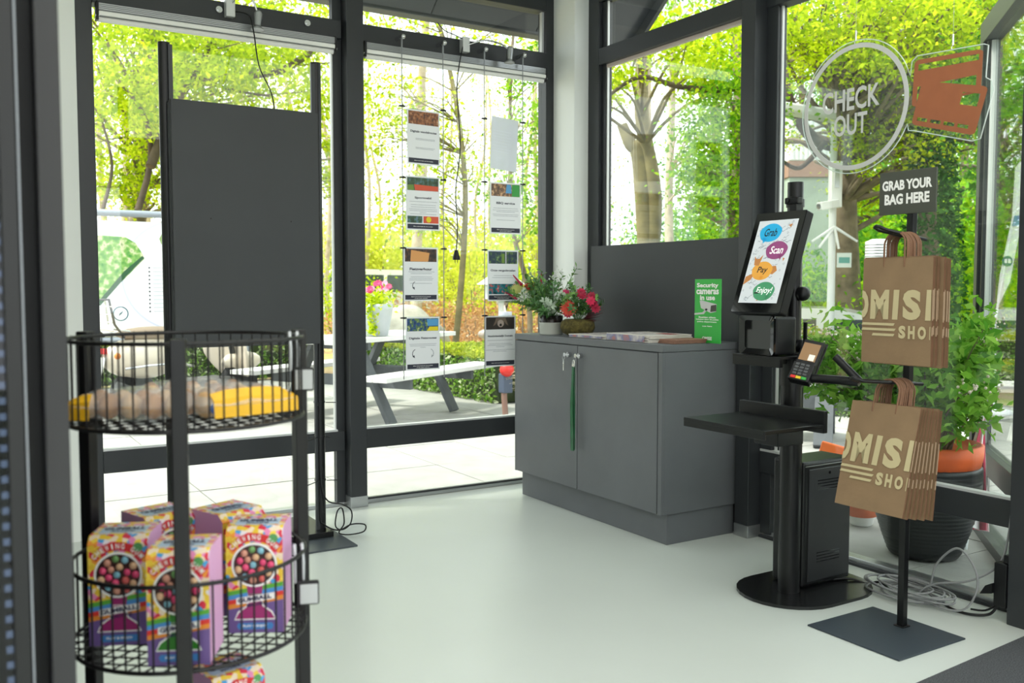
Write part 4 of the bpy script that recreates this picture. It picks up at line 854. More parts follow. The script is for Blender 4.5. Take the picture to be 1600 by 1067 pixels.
# ------------------------------------------------------------------ wire rack with round baskets
RC = Vector((0.345, 1.585, 0)); RR = 0.185
t = thing('basket_rack', 'black wire rack with round baskets on square posts, holding gumball boxes', 'rack', RC)
for a in (-106, 6, 134):
    a = math.radians(a); p = RC + Vector((math.cos(a), math.sin(a), 0)) * (RR + 0.012)
    M = Matrix.Rotation(a, 3, 'Z')
    MB().box(p + Vector((0, 0, 0.5625)), (0.022, 0.022, 1.125), M).obj('post', RACKB, t, 0.002)
def ringpts(r, z, n=60): return [(RC.x + r * math.cos(2 * PI * i / n), RC.y + r * math.sin(2 * PI * i / n), z) for i in range(n)]
for zb, zt in ((0.987, 1.117), (0.627, 0.757), (0.29, 0.42)):
    b = MB().tube(ringpts(RR, zt), 0.0034, 7, True).obj('basket_rim', RACKB, t)
    MB().tube(ringpts(RR, zb), 0.0034, 7, True).obj('bottom_ring', RACKB, b)
    m = MB()
    for i in range(54):
        x, y, _ = ringpts(RR, 0, 54)[i]; m.cyl((x, y, zb), (x, y, zt + .004), 0.0016, n=5)
    m.obj('upright_wires', RACKB, b, kind='stuff')
    m = MB(); sp = 0.026
    for sgn in (1, -1):
        a = math.radians(38 * sgn); d = Vector((math.cos(a), math.sin(a), 0)); nrm = Vector((-d.y, d.x, 0))
        k = -7
        while k <= 7:
            o_ = nrm * (k * sp); h2 = RR * RR - (k * sp) ** 2
            if h2 > 0:
                h = math.sqrt(h2); c = RC + o_ + Vector((0, 0, zb)); m.cyl(c - d * h, c + d * h, 0.0015, n=5)
            k += 1
    m.obj('mesh_floor', RACKB, b, kind='stuff')
for px_, py_, z in ((0.508, 1.525, 1.09), (0.500, 1.49, 0.735)):
    tg = MB().box((px_ + .01, py_ - .012, z - 0.045), (0.034, 0.012, 0.040), Matrix.Rotation(-.35, 3, 'Z')).obj('price_tag_holder', BLACKP, t, 0.003)
    MB().box((px_ + .0075, py_ - .0195, z - 0.045), (0.029, 0.002, 0.033), Matrix.Rotation(-.35, 3, 'Z')).obj('price_card', mat('tag_grey', 'b9bcbc', .5), tg, 0.001)
    m = MB()
    for dx in (-.007, .006): m.tube([(px_ + dx, py_ + .004, z - .03), (px_ + dx - .002, py_ - .004, z + .005), (px_ + dx, py_ + .008, z + .034), (px_ + dx + .003, py_ + .02, z + .028)], .0026, 6)
    m.obj('clip', mat('clear_clip', 'c9cdd0', .2), tg)

# gumball boxes
CONF = ramp_mat('confetti_print', [(0.0, 'e8c33a'), (0.16, 'f0dcc0'), (0.3, 'd8324a'), (0.44, 'f2d24c'), (0.58, 'e58ab8'), (0.7, 'e8e0e4'), (0.82, '4aa0d8'), (0.91, 'ef9a3a')], 120, 0.45, 'voronoi')
LILAC = mat('lilac_side', 'a55f92', 0.5, 0, .1, 30); LILAC2 = mat('lilac_light', 'd9a6cf', 0.5); PURPLE = mat('purple_print', '6d5590', .5)
BALLC = [mat('gumball_' + h, h, 0.3) for h in ('c98f78', 'd8b088', '6a9a5a', 'e04a78', '7fb8c8', 'd0605a', 'e0c890')]
STR = [mat('stripe_' + h, h, .5) for h in ('5aa83a', '4a8fd0', 'd8342e', 'e08a2e')]
bsph = MB().sph((0, 0, 0), 0.0066, 8); BALLM = []
for bm_ in BALLC: me = bsph.mesh('gumball'); me.materials.append(bm_); BALLM.append(me)
MAG = mat('magenta_base', '9a2a6a', .35); GRN = mat('green_base', '2f7a24', .35); DISC = mat('window_dark', '3a1f1c', .4)
def gumbox(label, ped):
    W, D, H = 0.092, 0.092, 0.176
    t = thing('gumball_box', label, 'box', (0, 0, 0), group='gumball machine boxes in the baskets')
    h = W / 2; vs = [(-h, -h, 0), (h, -h, 0), (h, h, 0), (-h, h, 0), (-h, -h, H - .012), (h, -h, H - .012), (h, h, H), (-h, h, H), (-h, -h + .012, H), (h, -h + .012, H)]
    MB().add(vs, [(0, 1, 5, 4)], 0).add(vs, [(4, 5, 9, 8), (8, 9, 6, 7)], 1).add(vs, [(1, 2, 6, 9, 5), (3, 0, 4, 8, 7)], 2).add(vs, [(2, 3, 7, 6), (3, 2, 1, 0)], 3).obj('carton', [CONF, CONF, LILAC2, LILAC], t, local=True)
    A = (Vector((0, -h, 0)), X3, Z3)
    MB().flat([(-h, 0), (h, 0), (h, .062), (-h, .052)], *A, .0003).obj('purple_field', PURPLE, t, local=True)
    for k in range(4):
        z0 = .078 - k * .0075; MB().flat([(-h, z0 - .016), (h, z0), (h, z0 + .0075), (-h, z0 - .0085)], *A, .0005).obj('rainbow_stripe', STR[k], t, local=True)
    MB().flat([(-.011, .062), (.011, .062), (.014, .085), (-.014, .085)], *A, .0007).obj('neck', ped, t, local=True)
    MB().flat([(-.034, .022), (.034, .022), (.028, .036), (.014, .046), (.011, .066), (-.011, .066), (-.014, .046), (-.028, .036)], *A, .0007).obj('outline', WHITEP, t, local=True)
    MB().flat([(-.032, .024), (.032, .024), (.026, .0345), (.012, .045), (.009, .064), (-.009, .064), (-.012, .045), (-.026, .0345)], *A, .001).obj('pedestal', ped, t, local=True)
    MB().flat([(-.030, .048), (.032, .057), (.032, .068), (-.030, .059)], *A, .0013).obj('name_banner', WHITEP, t, local=True)
    rv_ = Vector((1, 0, .145)).normalized(); uv_ = Vector((-.145, 0, 1)).normalized(); Ob = Vector((0, -h, .0525))
    m = MB(); text(m, 'GUMBALL', -.027, .002, .028, .0095, Ob, rv_, uv_, .0018, .05); text(m, 'MACHINE', -.014, -.007, .020, -.0015, Ob, rv_, uv_, .0018, .04); m.obj('name_lettering', mat('navy_ink', '2a2350', .5), t, local=True)
    wn = MB().flat(circ(0, .114, .037, 32), *A, .0008).obj('window_ring', WHITEP, t, local=True)
    MB().flat(circ(0, .114, .0335, 32), *A, .0012).obj('window_disc', DISC, wn, local=True)
    rb = random.Random(9)
    spots = [(.026 * math.cos(a), .026 * math.sin(a)) for a in [i * PI / 5.5 for i in range(11)]] + [(.013 * math.cos(a), .013 * math.sin(a)) for a in [.3 + i * PI / 3 for i in range(6)]] + [(0, 0)]
    for i, (x, z) in enumerate(spots):
        o = bpy.data.objects.new('gumball', BALLM[rb.randrange(7)]); COL.objects.link(o); o.parent = wn; o.location = (x + rb.uniform(-.002, .002), -h + .002 + rb.uniform(-.002, 0), .114 + z)
    m = MB(); r0, r1 = arc(0, .114, .040, 35, 145, 14), arc(0, .114, .053, 145, 35, 14); n = 14
    for i in range(n): m.flat([r0[i], r1[n - i], r1[n - i - 1], r0[i + 1]][::-1], *A, .001)
    m.obj('red_banner', mat('banner_red', 'cf2b2e', .5), t, local=True)
    m = MB(); text_arc(m, 'CHEWING GUM', 0, .114, .0425, 140, 40, .0085, .0056, *A, .0016, .02); m.obj('banner_lettering', WHITEP, t, local=True)
    star = [((.0105 if i % 2 == 0 else .0048) * math.cos(PI / 2 + i * PI / 5) - .031, (.0105 if i % 2 == 0 else .0048) * math.sin(PI / 2 + i * PI / 5) + .150) for i in range(10)]
    MB().flat(star, *A, .0012).obj('star', mat('star_gold', 'd8b23a', .5), t, local=True)
    MB().flat(circ(.031, .158, .0075, 14), *A, .0012).obj('printed_gumball', mat('printed_green', '5a9a5a', .4), t, local=True)
    MB().flat([(-.027, .006), (.027, .006), (.030, .012), (.027, .017), (-.027, .017), (-.030, .012)], *A, .0008).obj('blue_label', mat('label_blue', '3f7fc0', .5), t, local=True)
    m = MB(); text(m, 'PLAY & ENJOY', -.02, .009, .02, .014, *A, .0012, .03); m.obj('label_lettering', WHITEP, t, local=True)
    At = (Vector((0, 0, H)), X3, Y3)
    MB().flat([(-.036, -.024), (.036, -.024), (.036, .014), (-.036, .014)], *At, .0004).obj('top_label', mat('top_pale_blue', 'b9cfe4', .5), t, local=True)
    m = MB(); text(m, 'GUMBALL', -.032, -.008, .032, .010, *At, .0008, .05); text(m, 'MACHINE', -.018, -.02, .018, -.011, *At, .0008, .04); m.obj('top_lettering', mat('navy_ink', '2a2350', .5), t, local=True)
    return t
gA = gumbox('gumball box with a magenta pedestal in the lower basket, nearest the cooler', MAG)
gB = gumbox('gumball box with a green pedestal standing behind the front post of the rack', GRN)
def place(o, x, y, z, deg, label=None, rx=0):
    o.location = (x, y, z); o.rotation_euler = (math.radians(rx), 0, math.radians(deg))
    if label: o['label'] = label
ZB = 0.6295
place(gA, 0.246, 1.606, ZB, -24); place(gB, 0.311, 1.474, ZB, -26)
place(copy_tree(gA), 0.448, 1.545, ZB, -27, 'gumball box with a magenta pedestal beside the price tag of the lower basket')
place(copy_tree(gA), 0.428, 1.668, ZB, 22, 'gumball box showing its lilac side, behind the one beside the price tag')
place(copy_tree(gA), 0.318, 1.712, ZB, 18, 'gumball box at the rear of the lower basket, only its top and a corner showing')
place(copy_tree(gA), 0.392, 1.56, 0.3855, 15, 'gumball box whose top edge just shows in the lowest basket')
g6 = copy_tree(gA); place(g6, 0.40, 1.65, 0.3395, 10, 'gumball box lying flat under another in the lowest basket', 90)
FILM = mix_glass('clear_film', 'e8ecec', 0.28, 0.08); ROLL = mat('baked_roll', 'b0793c', .7, 0, .35, 22); ROLL2 = mat('pale_roll', 'cfa878', .7, 0, .25, 22); YEL = mat('yellow_wrapper', 'f0b81a', .45, 0, .1, 20)
def pack(x, y, rz, L, Wd, H, label, yellow):
    t = thing('bread_pack', label, 'bread pack', (x, y, 0.9905), rz, group='bread packs in the upper basket')
    nx, ny = 14, 10; vs = []; fs = []
    for s in (1, -1):
        for i in range(nx + 1):
            for j in range(ny + 1):
                u_, v_ = i / nx * 2 - 1, j / ny * 2 - 1; b = max(0, (1 - abs(u_) ** 3.2)) ** .6 * max(0, (1 - abs(v_) ** 3)) ** .6
                z = H / 2 + s * H / 2 * b + (.002 * math.sin(7 * u_ + 5 * v_) if s > 0 else 0); vs.append((u_ * L / 2, v_ * Wd / 2 * (1 - .04 * abs(u_)), max(0, z)))
    k = (nx + 1) * (ny + 1); I = lambda s, i, j: s * k + i * (ny + 1) + j
    for s in (0, 1):
        for i in range(nx):
            for j in range(ny): f = (I(s, i, j), I(s, i + 1, j), I(s, i + 1, j + 1), I(s, i, j + 1)); fs.append(f if s == 0 else f[::-1])
    m = MB(); m.add(vs, fs, 0, True); m.obj('film_wrapper', FILM, t, local=True)
    r = random.Random(int(x * 1000)); nr = 5
    for i in range(nr):
        for j in range(2):
            MB().sph((-L * .36 + L * .72 * i / (nr - 1), (-.22 + .44 * j) * Wd, H * .48), 1, 12, sc=(L * .085, Wd * .20, H * .40)).obj('bread_roll', ROLL if (i + j) % 2 else ROLL2, t, local=True)
    if yellow:
        m = MB(); P = []
        u0, u1 = yellow
        for i in range(7):
            u_ = u0 + (u1 - u0) * i / 6; bb = max(0, (1 - abs(u_) ** 3.2)) ** .6
            P.append([(u_ * L / 2, -Wd / 2 * (1.01 - .04 * abs(u_)) * 1.005, H * .12), (u_ * L / 2, -Wd / 2 * .93, H / 2 + H / 2 * bb * .40), (u_ * L / 2, -Wd / 2 * .74, H / 2 + H / 2 * bb * .86 + .001)])
        for i in range(6):
            for q in range(2): m.add([P[i][q], P[i + 1][q], P[i + 1][q + 1], P[i][q + 1]], [(0, 1, 2, 3)])
        m.obj('yellow_label', YEL, t, local=True)
        MB().sph((u0 * L / 2 * .9, -Wd / 2 * .88, H * .42), .011, 10, sc=(1, .3, 1)).obj('blue_seal', mat('seal_blue', '3a5a98', .5), t, local=True)
    return t
pack(0.262, 1.562, math.radians(-30), 0.19, 0.12, 0.05, 'clear bag of brown bread rolls in the upper basket, nearest the cooler', (-.98, -.55))
pack(0.404, 1.532, math.radians(14), 0.175, 0.13, 0.052, 'clear bag of bread rolls with a wide yellow label, beside the upper price tag', (-.75, .97))
pack(0.372, 1.668, math.radians(-8), 0.19, 0.12, 0.05, 'clear bag of bread rolls lying behind the other two in the upper basket', None)

# ================================================================== OUTDOORS
YAW, PIT = math.radians(31.6), math.radians(3.35)
Rv_, F0_ = Vector((math.cos(YAW), -math.sin(YAW), 0)), Vector((math.sin(YAW), math.cos(YAW), 0))
Fv_ = F0_ * math.cos(PIT) - Z3 * math.sin(PIT); Uv_ = Rv_.cross(Fv_)
def at(px, py, depth): return Vector((0, 0, 1.2)) + (Fv_ * 1450 + Rv_ * (px - 800) - Uv_ * (py - 533.5)) * (depth / 1450)
GZ = -0.03
def ground(px, depth): p = at(px, 448, depth); p.z = -.50 if (10.6 < p.x < 18 and 8.3 < p.y < 16) else GZ; return p
struct(MB().bx(-60, 10.6, 4.92, 130, -0.65, -0.075).bx(3.5, 90, -40, 4.92, -0.65, -0.075).bx(10.6, 90, 4.92, 8.3, -.65, -.075).bx(10.6, 90, 16, 130, -.65, -.075).bx(18, 90, 8.3, 16, -.65, -.075).bx(10.6, 18, 8.3, 16, -.65, -.52).obj('ground', SOIL))
pav = struct(MB().bx(-4, 9.5, 4.90, 12.0, -0.12, -0.042).bx(3.43, 9.5, -6, 4.90, -0.12, -0.042).obj('pavement', PAVES))
pm = MB().bx(-.396, .396, -.396, .396, 0, .02).mesh('paver'); pm.materials.append(PAVE)
for i in range(-3, 12):
    for j in range(0, 9):
        x, y = i * .8 + 0.1, 5.31 + j * .8
        if x > 4.9 and y > 8.6: continue
        o = bpy.data.objects.new('paver', pm); COL.objects.link(o); o.parent = pav; o.location = (x, y, GZ - .02 + R.uniform(-.002, .002)); o.rotation_euler = (0, 0, R.uniform(-.004, .004))
for i in range(0, 6):
    for j in range(-3, 6):
        o = bpy.data.objects.new('paver', pm); COL.objects.link(o); o.parent = pav; o.location = (3.86 + i * .8, 4.49 - j * .8 + 0.0, GZ - .02 + R.uniform(-.002, .002))
pth = [ground(150, 22), ground(1190, 24), ground(1190, 29), ground(150, 30)]
struct(MB().prism([(p.x, p.y) for p in pth], (0, 0, -0.09), X3, Y3, 0.03).obj('path', GRAVEL))

# roof overhang
rf = sroot('roof', (2, 5, 3))
SOF = mat('dark_soffit', '3c3f44', 0.28, 0, .1, 3)
def roofz(y): return 2.86 + (5.16 - y) * 0.80
for k in range(7):
    x0 = -1.2 + k * .76; MB().add([(x0, 5.16, roofz(5.16)), (x0 + .752, 5.16, roofz(5.16)), (x0 + .752, 4.86, roofz(4.86)), (x0, 4.86, roofz(4.86)), (x0, 5.16, roofz(5.16) + .06), (x0 + .752, 5.16, roofz(5.16) + .06), (x0 + .752, 4.86, roofz(4.86) + .06), (x0, 4.86, roofz(4.86) + .06)],
        [(0, 1, 2, 3), (7, 6, 5, 4), (0, 4, 5, 1), (1, 5, 6, 2), (2, 6, 7, 3), (3, 7, 4, 0)]).obj('soffit_panel', SOF, rf)
MB().add([(3.42, 4.9, roofz(4.9)), (4.12, 4.9, roofz(4.9)), (4.12, 2.2, roofz(2.2)), (3.42, 2.2, roofz(2.2)), (3.42, 4.9, roofz(4.9) + .06), (4.12, 4.9, roofz(4.9) + .06), (4.12, 2.2, roofz(2.2) + .06), (3.42, 2.2, roofz(2.2) + .06)], [(0, 1, 2, 3), (7, 6, 5, 4), (0, 4, 5, 1), (1, 5, 6, 2), (2, 6, 7, 3), (3, 7, 4, 0)]).obj('verge_soffit', SOF, rf)
MB().bar((4.13, 5.2, roofz(5.2) + .02), (4.13, 2.2, roofz(2.2) + .02), .03, .16).obj('barge_board', mat('dark_board', '34373b', .5), rf)
MB().bx(-1.3, 4.14, 5.16, 5.27, 2.84, 2.96).obj('gutter', mat('dark_gutter', '3a3d42', .4), rf, 0.01)

# hedges
def np_leaf_mesh(name, cen, size, rs, up=0.35, aspect=0.55):
    N = len(cen); nrm = rs.normal(size=(N, 3)); nrm[:, 2] += up * 2; nrm /= np.linalg.norm(nrm, axis=1)[:, None]
    t = rs.normal(size=(N, 3)); a = np.cross(nrm, t); a /= np.maximum(np.linalg.norm(a, axis=1)[:, None], 1e-6); b = np.cross(nrm, a)
    s = size * rs.uniform(.6, 1.3, size=(N, 1)); fold = nrm * s * .12
    v = np.stack([cen - a * s * .5, cen + b * s * aspect * .5 + fold, cen + a * s * .5, cen - b * s * aspect * .5 + fold], 1).reshape(-1, 3)
    me = bpy.data.meshes.new(name); me.vertices.add(4 * N); me.vertices.foreach_set('co', v.astype(np.float32).ravel())
    me.loops.add(4 * N); me.loops.foreach_set('vertex_index', np.arange(4 * N, dtype=np.int32)); me.polygons.add(N)
    me.polygons.foreach_set('loop_start', np.arange(0, 4 * N, 4, dtype=np.int32)); me.update(calc_edges=True); return me
def hedge(p0, p1, wd, h, n, label, seed):
    rs = np.random.RandomState(seed); p0, p1 = Vector((*p0, GZ)), Vector((*p1, GZ)); d = p1 - p0; L = d.length; d.normalize(); s = Vector((-d.y, d.x, 0))
    t = thing('hedge', label, 'hedge', (p0 + p1) / 2)
    u = rs.uniform(-L / 2, L / 2, n); v = rs.uniform(-1, 1, n); z = rs.uniform(0, 1, n); f = rs.rand(n)
    v = np.where(f < .55, np.sign(v) * rs.uniform(.86, 1.05, n), v); z = np.where(f >= .55, rs.uniform(.9, 1.04, n), z)
    z = z + .05 * np.sin(u * 5 + seed) + rs.normal(0, .03, n)
    c = np.stack([d.x * u + s.x * v * wd / 2, d.y * u + s.y * v * wd / 2, np.maximum(.02, z * h)], 1)
    top = c[:, 2] > h * .88
    for nm, sel, mt in (('foliage', ~top, LEAF_H), ('top_growth', top, LEAF_HY)):
        o = link(nm, np_leaf_mesh(nm, c[sel], .055, rs), mt, t); o['kind'] = 'stuff'
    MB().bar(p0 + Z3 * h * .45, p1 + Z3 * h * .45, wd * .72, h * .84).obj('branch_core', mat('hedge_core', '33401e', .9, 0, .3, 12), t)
hedge((-3.5, 12.5), (4.4, 12.5), .6, .56, 16000, 'clipped low hedge running behind the scooter and the picnic table', 3)
hedge((5.05, 12.2), (5.2, 8.35), .6, .53, 11000, 'clipped low hedge along the paving beside the red-capped post', 4)
hedge((5.3, 8.2), (7.6, 5.9), .6, .52, 11000, 'clipped low hedge with pale leaves behind the white bench', 5)
hedge((9.2, 9.4), (13.5, 4.5), .7, .62, 9000, 'yellowish clipped hedge near the white camera pole and van', 6)

# ---- trees
def clump_points(rs, c, rad, n, shell=.55):
    d = rs.normal(size=(n, 3)); d /= np.linalg.norm(d, axis=1)[:, None]; r = shell + (1 - shell) * rs.rand(n, 1); r *= np.where(rs.rand(n, 1) < .25, .6, 1); return np.array(c) + d * r * np.array(rad)
def branchy(mb, rs, base, top, r0, wob=.12, n=7):
    pts = [base.lerp(top, i / (n - 1)) + Vector((rs.normal() * wob, rs.normal() * wob, 0)) * (0 if i == 0 else 1) for i in range(n)]
    P = spline(pts, 3); mb.tube(P, [r0 * (1 - .65 * i / (len(P) - 1)) for i in range(len(P))], 8); return P
def tree(name, label, group, base, top, r0, bark, crowns, lm, size, seed, per=26, spread=.19, twigs=10, extra=None):
    """crowns: (centre, (rx,ry,rz), clumps)"""
    rs = np.random.RandomState(seed); t = thing(name, label, 'tree', base, group=group)
    tb_ = MB(); P = branchy(tb_, rs, base, top, r0); tb_.obj('trunk', bark, t)
    br = MB(); allc = []
    for c, rad, n in crowns:
        cp = clump_points(rs, c, rad, n); allc.append(cp)
        for q in cp[:: max(1, n // twigs)]:
            q = Vector(q); k = min(range(len(P)), key=lambda i: (P[i] - q).length + abs(P[i].z - (q.z - .3)) * .8); s = P[k]; mid = s.lerp(q, .5) + Vector((rs.normal() * .15, rs.normal() * .15, .18))
            rb = max(.012, r0 * .28 * (1 - k / len(P) * .5)); pts = spline([s, mid, q], 4); br.tube(pts, [rb * (1 - .85 * i / (len(pts) - 1)) for i in range(len(pts))], 5)
    if br.v: br.obj('branches', bark, t)
    cp = np.concatenate(allc); N = len(cp); per_ = np.maximum(3, rs.poisson(per, N)); cen = np.repeat(cp, per_, 0)
    sp_ = np.repeat(rs.uniform(.6, 1.3, (N, 1)) * spread, per_, 0); cen = cen + rs.normal(size=cen.shape) * sp_ * np.array([1, 1, .55]) - np.array(wl(t))
    o = link('foliage', np_leaf_mesh('foliage', cen, size, rs), lm, t); o['kind'] = 'stuff'
    return t
def cr(px, py, dp, rx, rz, n, ry=None): c = at(px, py, dp); return (tuple(c), (rx, ry or rx, rz), n)
# near trees whose boughs hang in front of each window pane
tree('broadleaf_tree', 'spreading bright yellow-green tree filling the window behind the charcoal panel', None, ground(195, 15), at(260, -250, 15), .16, BARK,
     [cr(230, 90, 12, 1.5, .9, 170), cr(420, 130, 13, 1.5, .9, 150), cr(190, 190, 13.5, .9, .8, 70), cr(350, 20, 12, 2.0, .7, 120), cr(205, 280, 14, .6, .45, 34), cr(515, 260, 14, .35, .6, 22)], LEAF_Y, .085, 11, 34, .17, 16)
tree('slender_tree', 'slender grey tree with thin leafy twigs seen between the two poster columns', None, ground(706, 13), at(712, -300, 13), .05, BARKM,
     [cr(600, 160, 13, .55, .5, 24), cr(645, 310, 13, .35, .6, 20), cr(700, 240, 13, .6, .8, 26), cr(590, 30, 12, .8, .4, 30), cr(760, 45, 12, 1.2, .3, 30), cr(580, 230, 13, .3, .4, 12)], LEAF_Y, .075, 12, 16, .2, 8)
tree('pale_trunk_tree', 'pale grey straight trunk behind the crooked blank sheet with sparse leaves', None, ground(652, 19), at(650, -300, 19), .13, BARKL,
     [cr(640, 150, 19, .8, 1.2, 20), cr(660, 330, 18, .5, .7, 14)], LEAF_Y, .1, 13, 14, .3, 6)
tree('leaning_sapling', 'thin dark sapling with leafy twigs beside the window corner', None, ground(828, 15), at(800, -100, 15), .05, BARK,
     [cr(835, 170, 14, .5, .7, 30), cr(840, 300, 14, .4, .8, 34), cr(790, 280, 15, .4, .5, 12), cr(838, 100, 13, .4, .4, 16)], LEAF_G, .085, 14, 20, .22, 8)
ft = tree('forked_tree', 'mossy tree with a sawn-off fork behind the cabinet back panel', None, ground(1012, 15), at(998, -200, 15), .17, BARKM,
     [cr(950, 130, 12, .45, .4, 22), cr(1040, 80, 11, 1.0, .4, 50), cr(1120, 110, 12, .8, .5, 36), cr(960, 40, 12, .7, .35, 20)], LEAF_Y, .085, 15, 30, .17, 3)
b = MB(); P = spline([ground(1012, 15) + Z3 * 1.6, at(1000, 250, 14.9), at(985, 225, 14.9), at(972, 195, 14.9)], 5); b.tube(P, [.16 - .005 * i for i in range(len(P))], 10); b.obj('sawn_limb', BARKM, ft)
tree('straight_pine', 'straight brown pine trunk beside the forked mossy tree', None, ground(1019, 18), at(1019, -250, 18), .16, BARKL, [cr(1060, -60, 18, 1.5, .7, 40)], LEAF_D, .1, 16, 20, .3, 6)
tree('birch_tree', 'pale thin birch trunk in the window above the cabinet', None, ground(1054, 17), at(1044, -250, 17), .10, mat('birch_bark', 'b9ad98', .8, 0, .25, 9, .3, 30), [cr(1100, 200, 13, .4, .5, 24), cr(1060, 30, 15, .8, .4, 20)], LEAF_G, .085, 17, 24, .22, 8)
tree('oak_tree', 'leafy oak with drooping bright boughs beside the window mullion', None, ground(1160, 14), at(1150, -200, 14), .14, BARK,
     [cr(1125, 270, 11.5, .6, .7, 50), cr(1160, 150, 11.5, .5, .8, 44), cr(1095, 300, 12.5, .4, .4, 18), cr(1165, 370, 12.5, .5, .8, 34)], LEAF_G, .07, 18, 44, .17, 14)
tree('oak_tree', 'large oak with dark limbs behind the hanging CHECK OUT sign', None, ground(1330, 14), at(1310, -300, 14), .24, BARK,
     [cr(1250, 30, 10, .9, .5, 50), cr(1400, 50, 9.5, 1.3, .6, 90), cr(1480, 20, 9, .8, .5, 40), cr(1410, 210, 12, .8, .5, 46), cr(1385, 110, 13, .8, .45, 36), cr(1500, 150, 12, .8, .8, 36), cr(1235, 100, 14, .35, .3, 12), cr(1345, 300, 14.5, .4, .6, 24), cr(1225, 215, 14.2, .25, .2, 6)], LEAF_Y, .066, 19, 52, .17, 22)
ok = [o for o in bpy.data.objects if o.get('label') == 'large oak with dark limbs behind the hanging CHECK OUT sign'][0]
for P, r_ in ((((1330, 260), (1340, 190), (1385, 120), (1440, 60), (1500, 30)), .13), (((1325, 230), (1270, 215), (1235, 160), (1222, 90)), .11), (((1335, 210), (1400, 240), (1470, 215), (1530, 225)), .08), (((1385, 120), (1350, 60), (1345, -20)), .08), (((1440, 62), (1520, 75), (1560, 110)), .05), (((1290, 222), (1250, 262), (1220, 250)), .05)):
    q = spline([at(x, y, 13.4 + .3 * math.sin(i * 2)) for i, (x, y) in enumerate(P)], 5); MB().tube(q, [r_ * (1 - .6 * i / len(q)) for i in range(len(q))], 8).obj('limb', mat('dark_bark', '54473a', .9, 0, .3, 6, .5, 25), ok)
ok = [o for o in bpy.data.objects if o.get('label') == 'spreading bright yellow-green tree filling the window behind the charcoal panel'][0]
for P, r_ in ((((215, 330), (235, 250), (225, 180), (180, 120)), .05), (((235, 260), (270, 170), (310, 110), (330, 60)), .07), (((310, 120), (360, 140), (420, 150)), .03), (((540, 40), (500, 70), (440, 110), (380, 120)), .07), (((160, 330), (175, 260), (160, 190)), .03)):
    q = spline([at(x, y, 12.6 + .3 * math.sin(i * 2)) for i, (x, y) in enumerate(P)], 5); MB().tube(q, [r_ * (1 - .6 * i / len(q)) for i in range(len(q))], 7).obj('limb', mat('dark_bark', '54473a', .9, 0, .3, 6, .5, 25), ok)
ok = [o for o in bpy.data.objects if o.get('label') == 'leafy oak with drooping bright boughs beside the window mullion'][0]
q = spline([at(x, y, 11.6) for x, y in ((1180, 130), (1120, 140), (1060, 135), (1000, 120), (950, 150))], 5); MB().tube(q, [.05 * (1 - .6 * i / len(q)) for i in range(len(q))], 7).obj('limb', mat('dark_bark', '54473a', .9, 0, .3, 6, .5, 25), ok)
tree('oak_tree', 'dark green oak seen through the angled glass bay', None, ground(1600, 15), at(1600, -200, 15), .2, BARK,
     [cr(1585, 130, 9, .7, .5, 60), cr(1600, 260, 13, 1.1, .35, 46), cr(1570, 60, 11, .8, .5, 50), cr(1590, 420, 17, 1.2, 1.0, 80)], LEAF_D, .085, 20, 30, .22, 10)
iv = thing('ivy_tree', 'dark tree trunk thickly covered in ivy behind the bag stand', 'tree', ground(1470, 12))
rs = np.random.RandomState(31); g0, g1 = ground(1466, 12), at(1452, 120, 12); branchy(b := MB(), rs, g0, g1, .17, .03); b.obj('trunk', BARK, iv)
n = 5200; f = rs.rand(n, 1) ** .9; ang = rs.uniform(0, 2 * PI, (n, 1)); rr_ = rs.uniform(.16, .42, (n, 1)) * (1.15 - .5 * f); a0, a1 = np.array(g0), np.array(g1)
cen = a0 + (a1 - a0) * f + np.concatenate([np.cos(ang), np.sin(ang), np.zeros((n, 1))], 1) * rr_ - np.array(wl(iv)); o = link('ivy_leaves', np_leaf_mesh('ivy_leaves', cen, .09, rs), LEAF_I, iv); o['kind'] = 'stuff'
# bushes: light understory beyond the hedge and the darker shrubbery on the pole side
def bush_proto(seed, lm, size, n, per, rad):
    rs = np.random.RandomState(seed); cp = clump_points(rs, (0, 0, rad[2] * .95), rad, n, .5); cen = np.repeat(cp, per, 0); cen = cen + rs.normal(size=cen.shape) * .2; cen[:, 2] = np.maximum(cen[:, 2], .02)
    return np_leaf_mesh('foliage', cen, size, rs)
def stems_mesh(seed, k, h):
    rs = np.random.RandomState(seed); m = MB()
    for i in range(k):
        a = rs.uniform(0, 2 * PI); m.tube([(0.05 * math.cos(a), .05 * math.sin(a), 0), (.25 * h * math.cos(a) * rs.rand(), .25 * h * math.sin(a) * rs.rand(), h * .5), (.4 * h * math.cos(a) * rs.rand(), .4 * h * math.sin(a), h)], [.022, .015, .006], 5)
    return m.mesh('stems')
BP = []
for i, (lm, sz, n, per, rad) in enumerate(((LEAF_P, .13, 90, 22, (1.5, 1.5, 1.3)), (LEAF_Y, .12, 90, 22, (1.4, 1.4, 1.1)), (LEAF_G, .11, 120, 22, (1.5, 1.5, 1.3)), (LEAF_D, .10, 130, 24, (1.5, 1.5, 1.2)), (LEAF_B, .12, 60, 18, (1.4, 1.4, .6)))):
    fm = bush_proto(60 + i, lm, sz, n, per, rad); fm.materials.append(lm); sm_ = stems_mesh(80 + i, 7, rad[2] * 1.5); sm_.materials.append(BARK); BP.append((fm, sm_))
def bush(k, px, dp, s, label, group, zs=1.0):
    p = ground(px, dp); t = thing('bush', label, 'bush', p, R.uniform(0, 6.28), group); t.scale = (s, s, s * zs); t.location.z = p.z - .04
    for nm, me in (('foliage', BP[k][0]), ('stems', BP[k][1])):
        o = bpy.data.objects.new(nm, me); COL.objects.link(o); o.parent = t
        if nm == 'foliage': o['kind'] = 'stuff'
rb = random.Random(77)
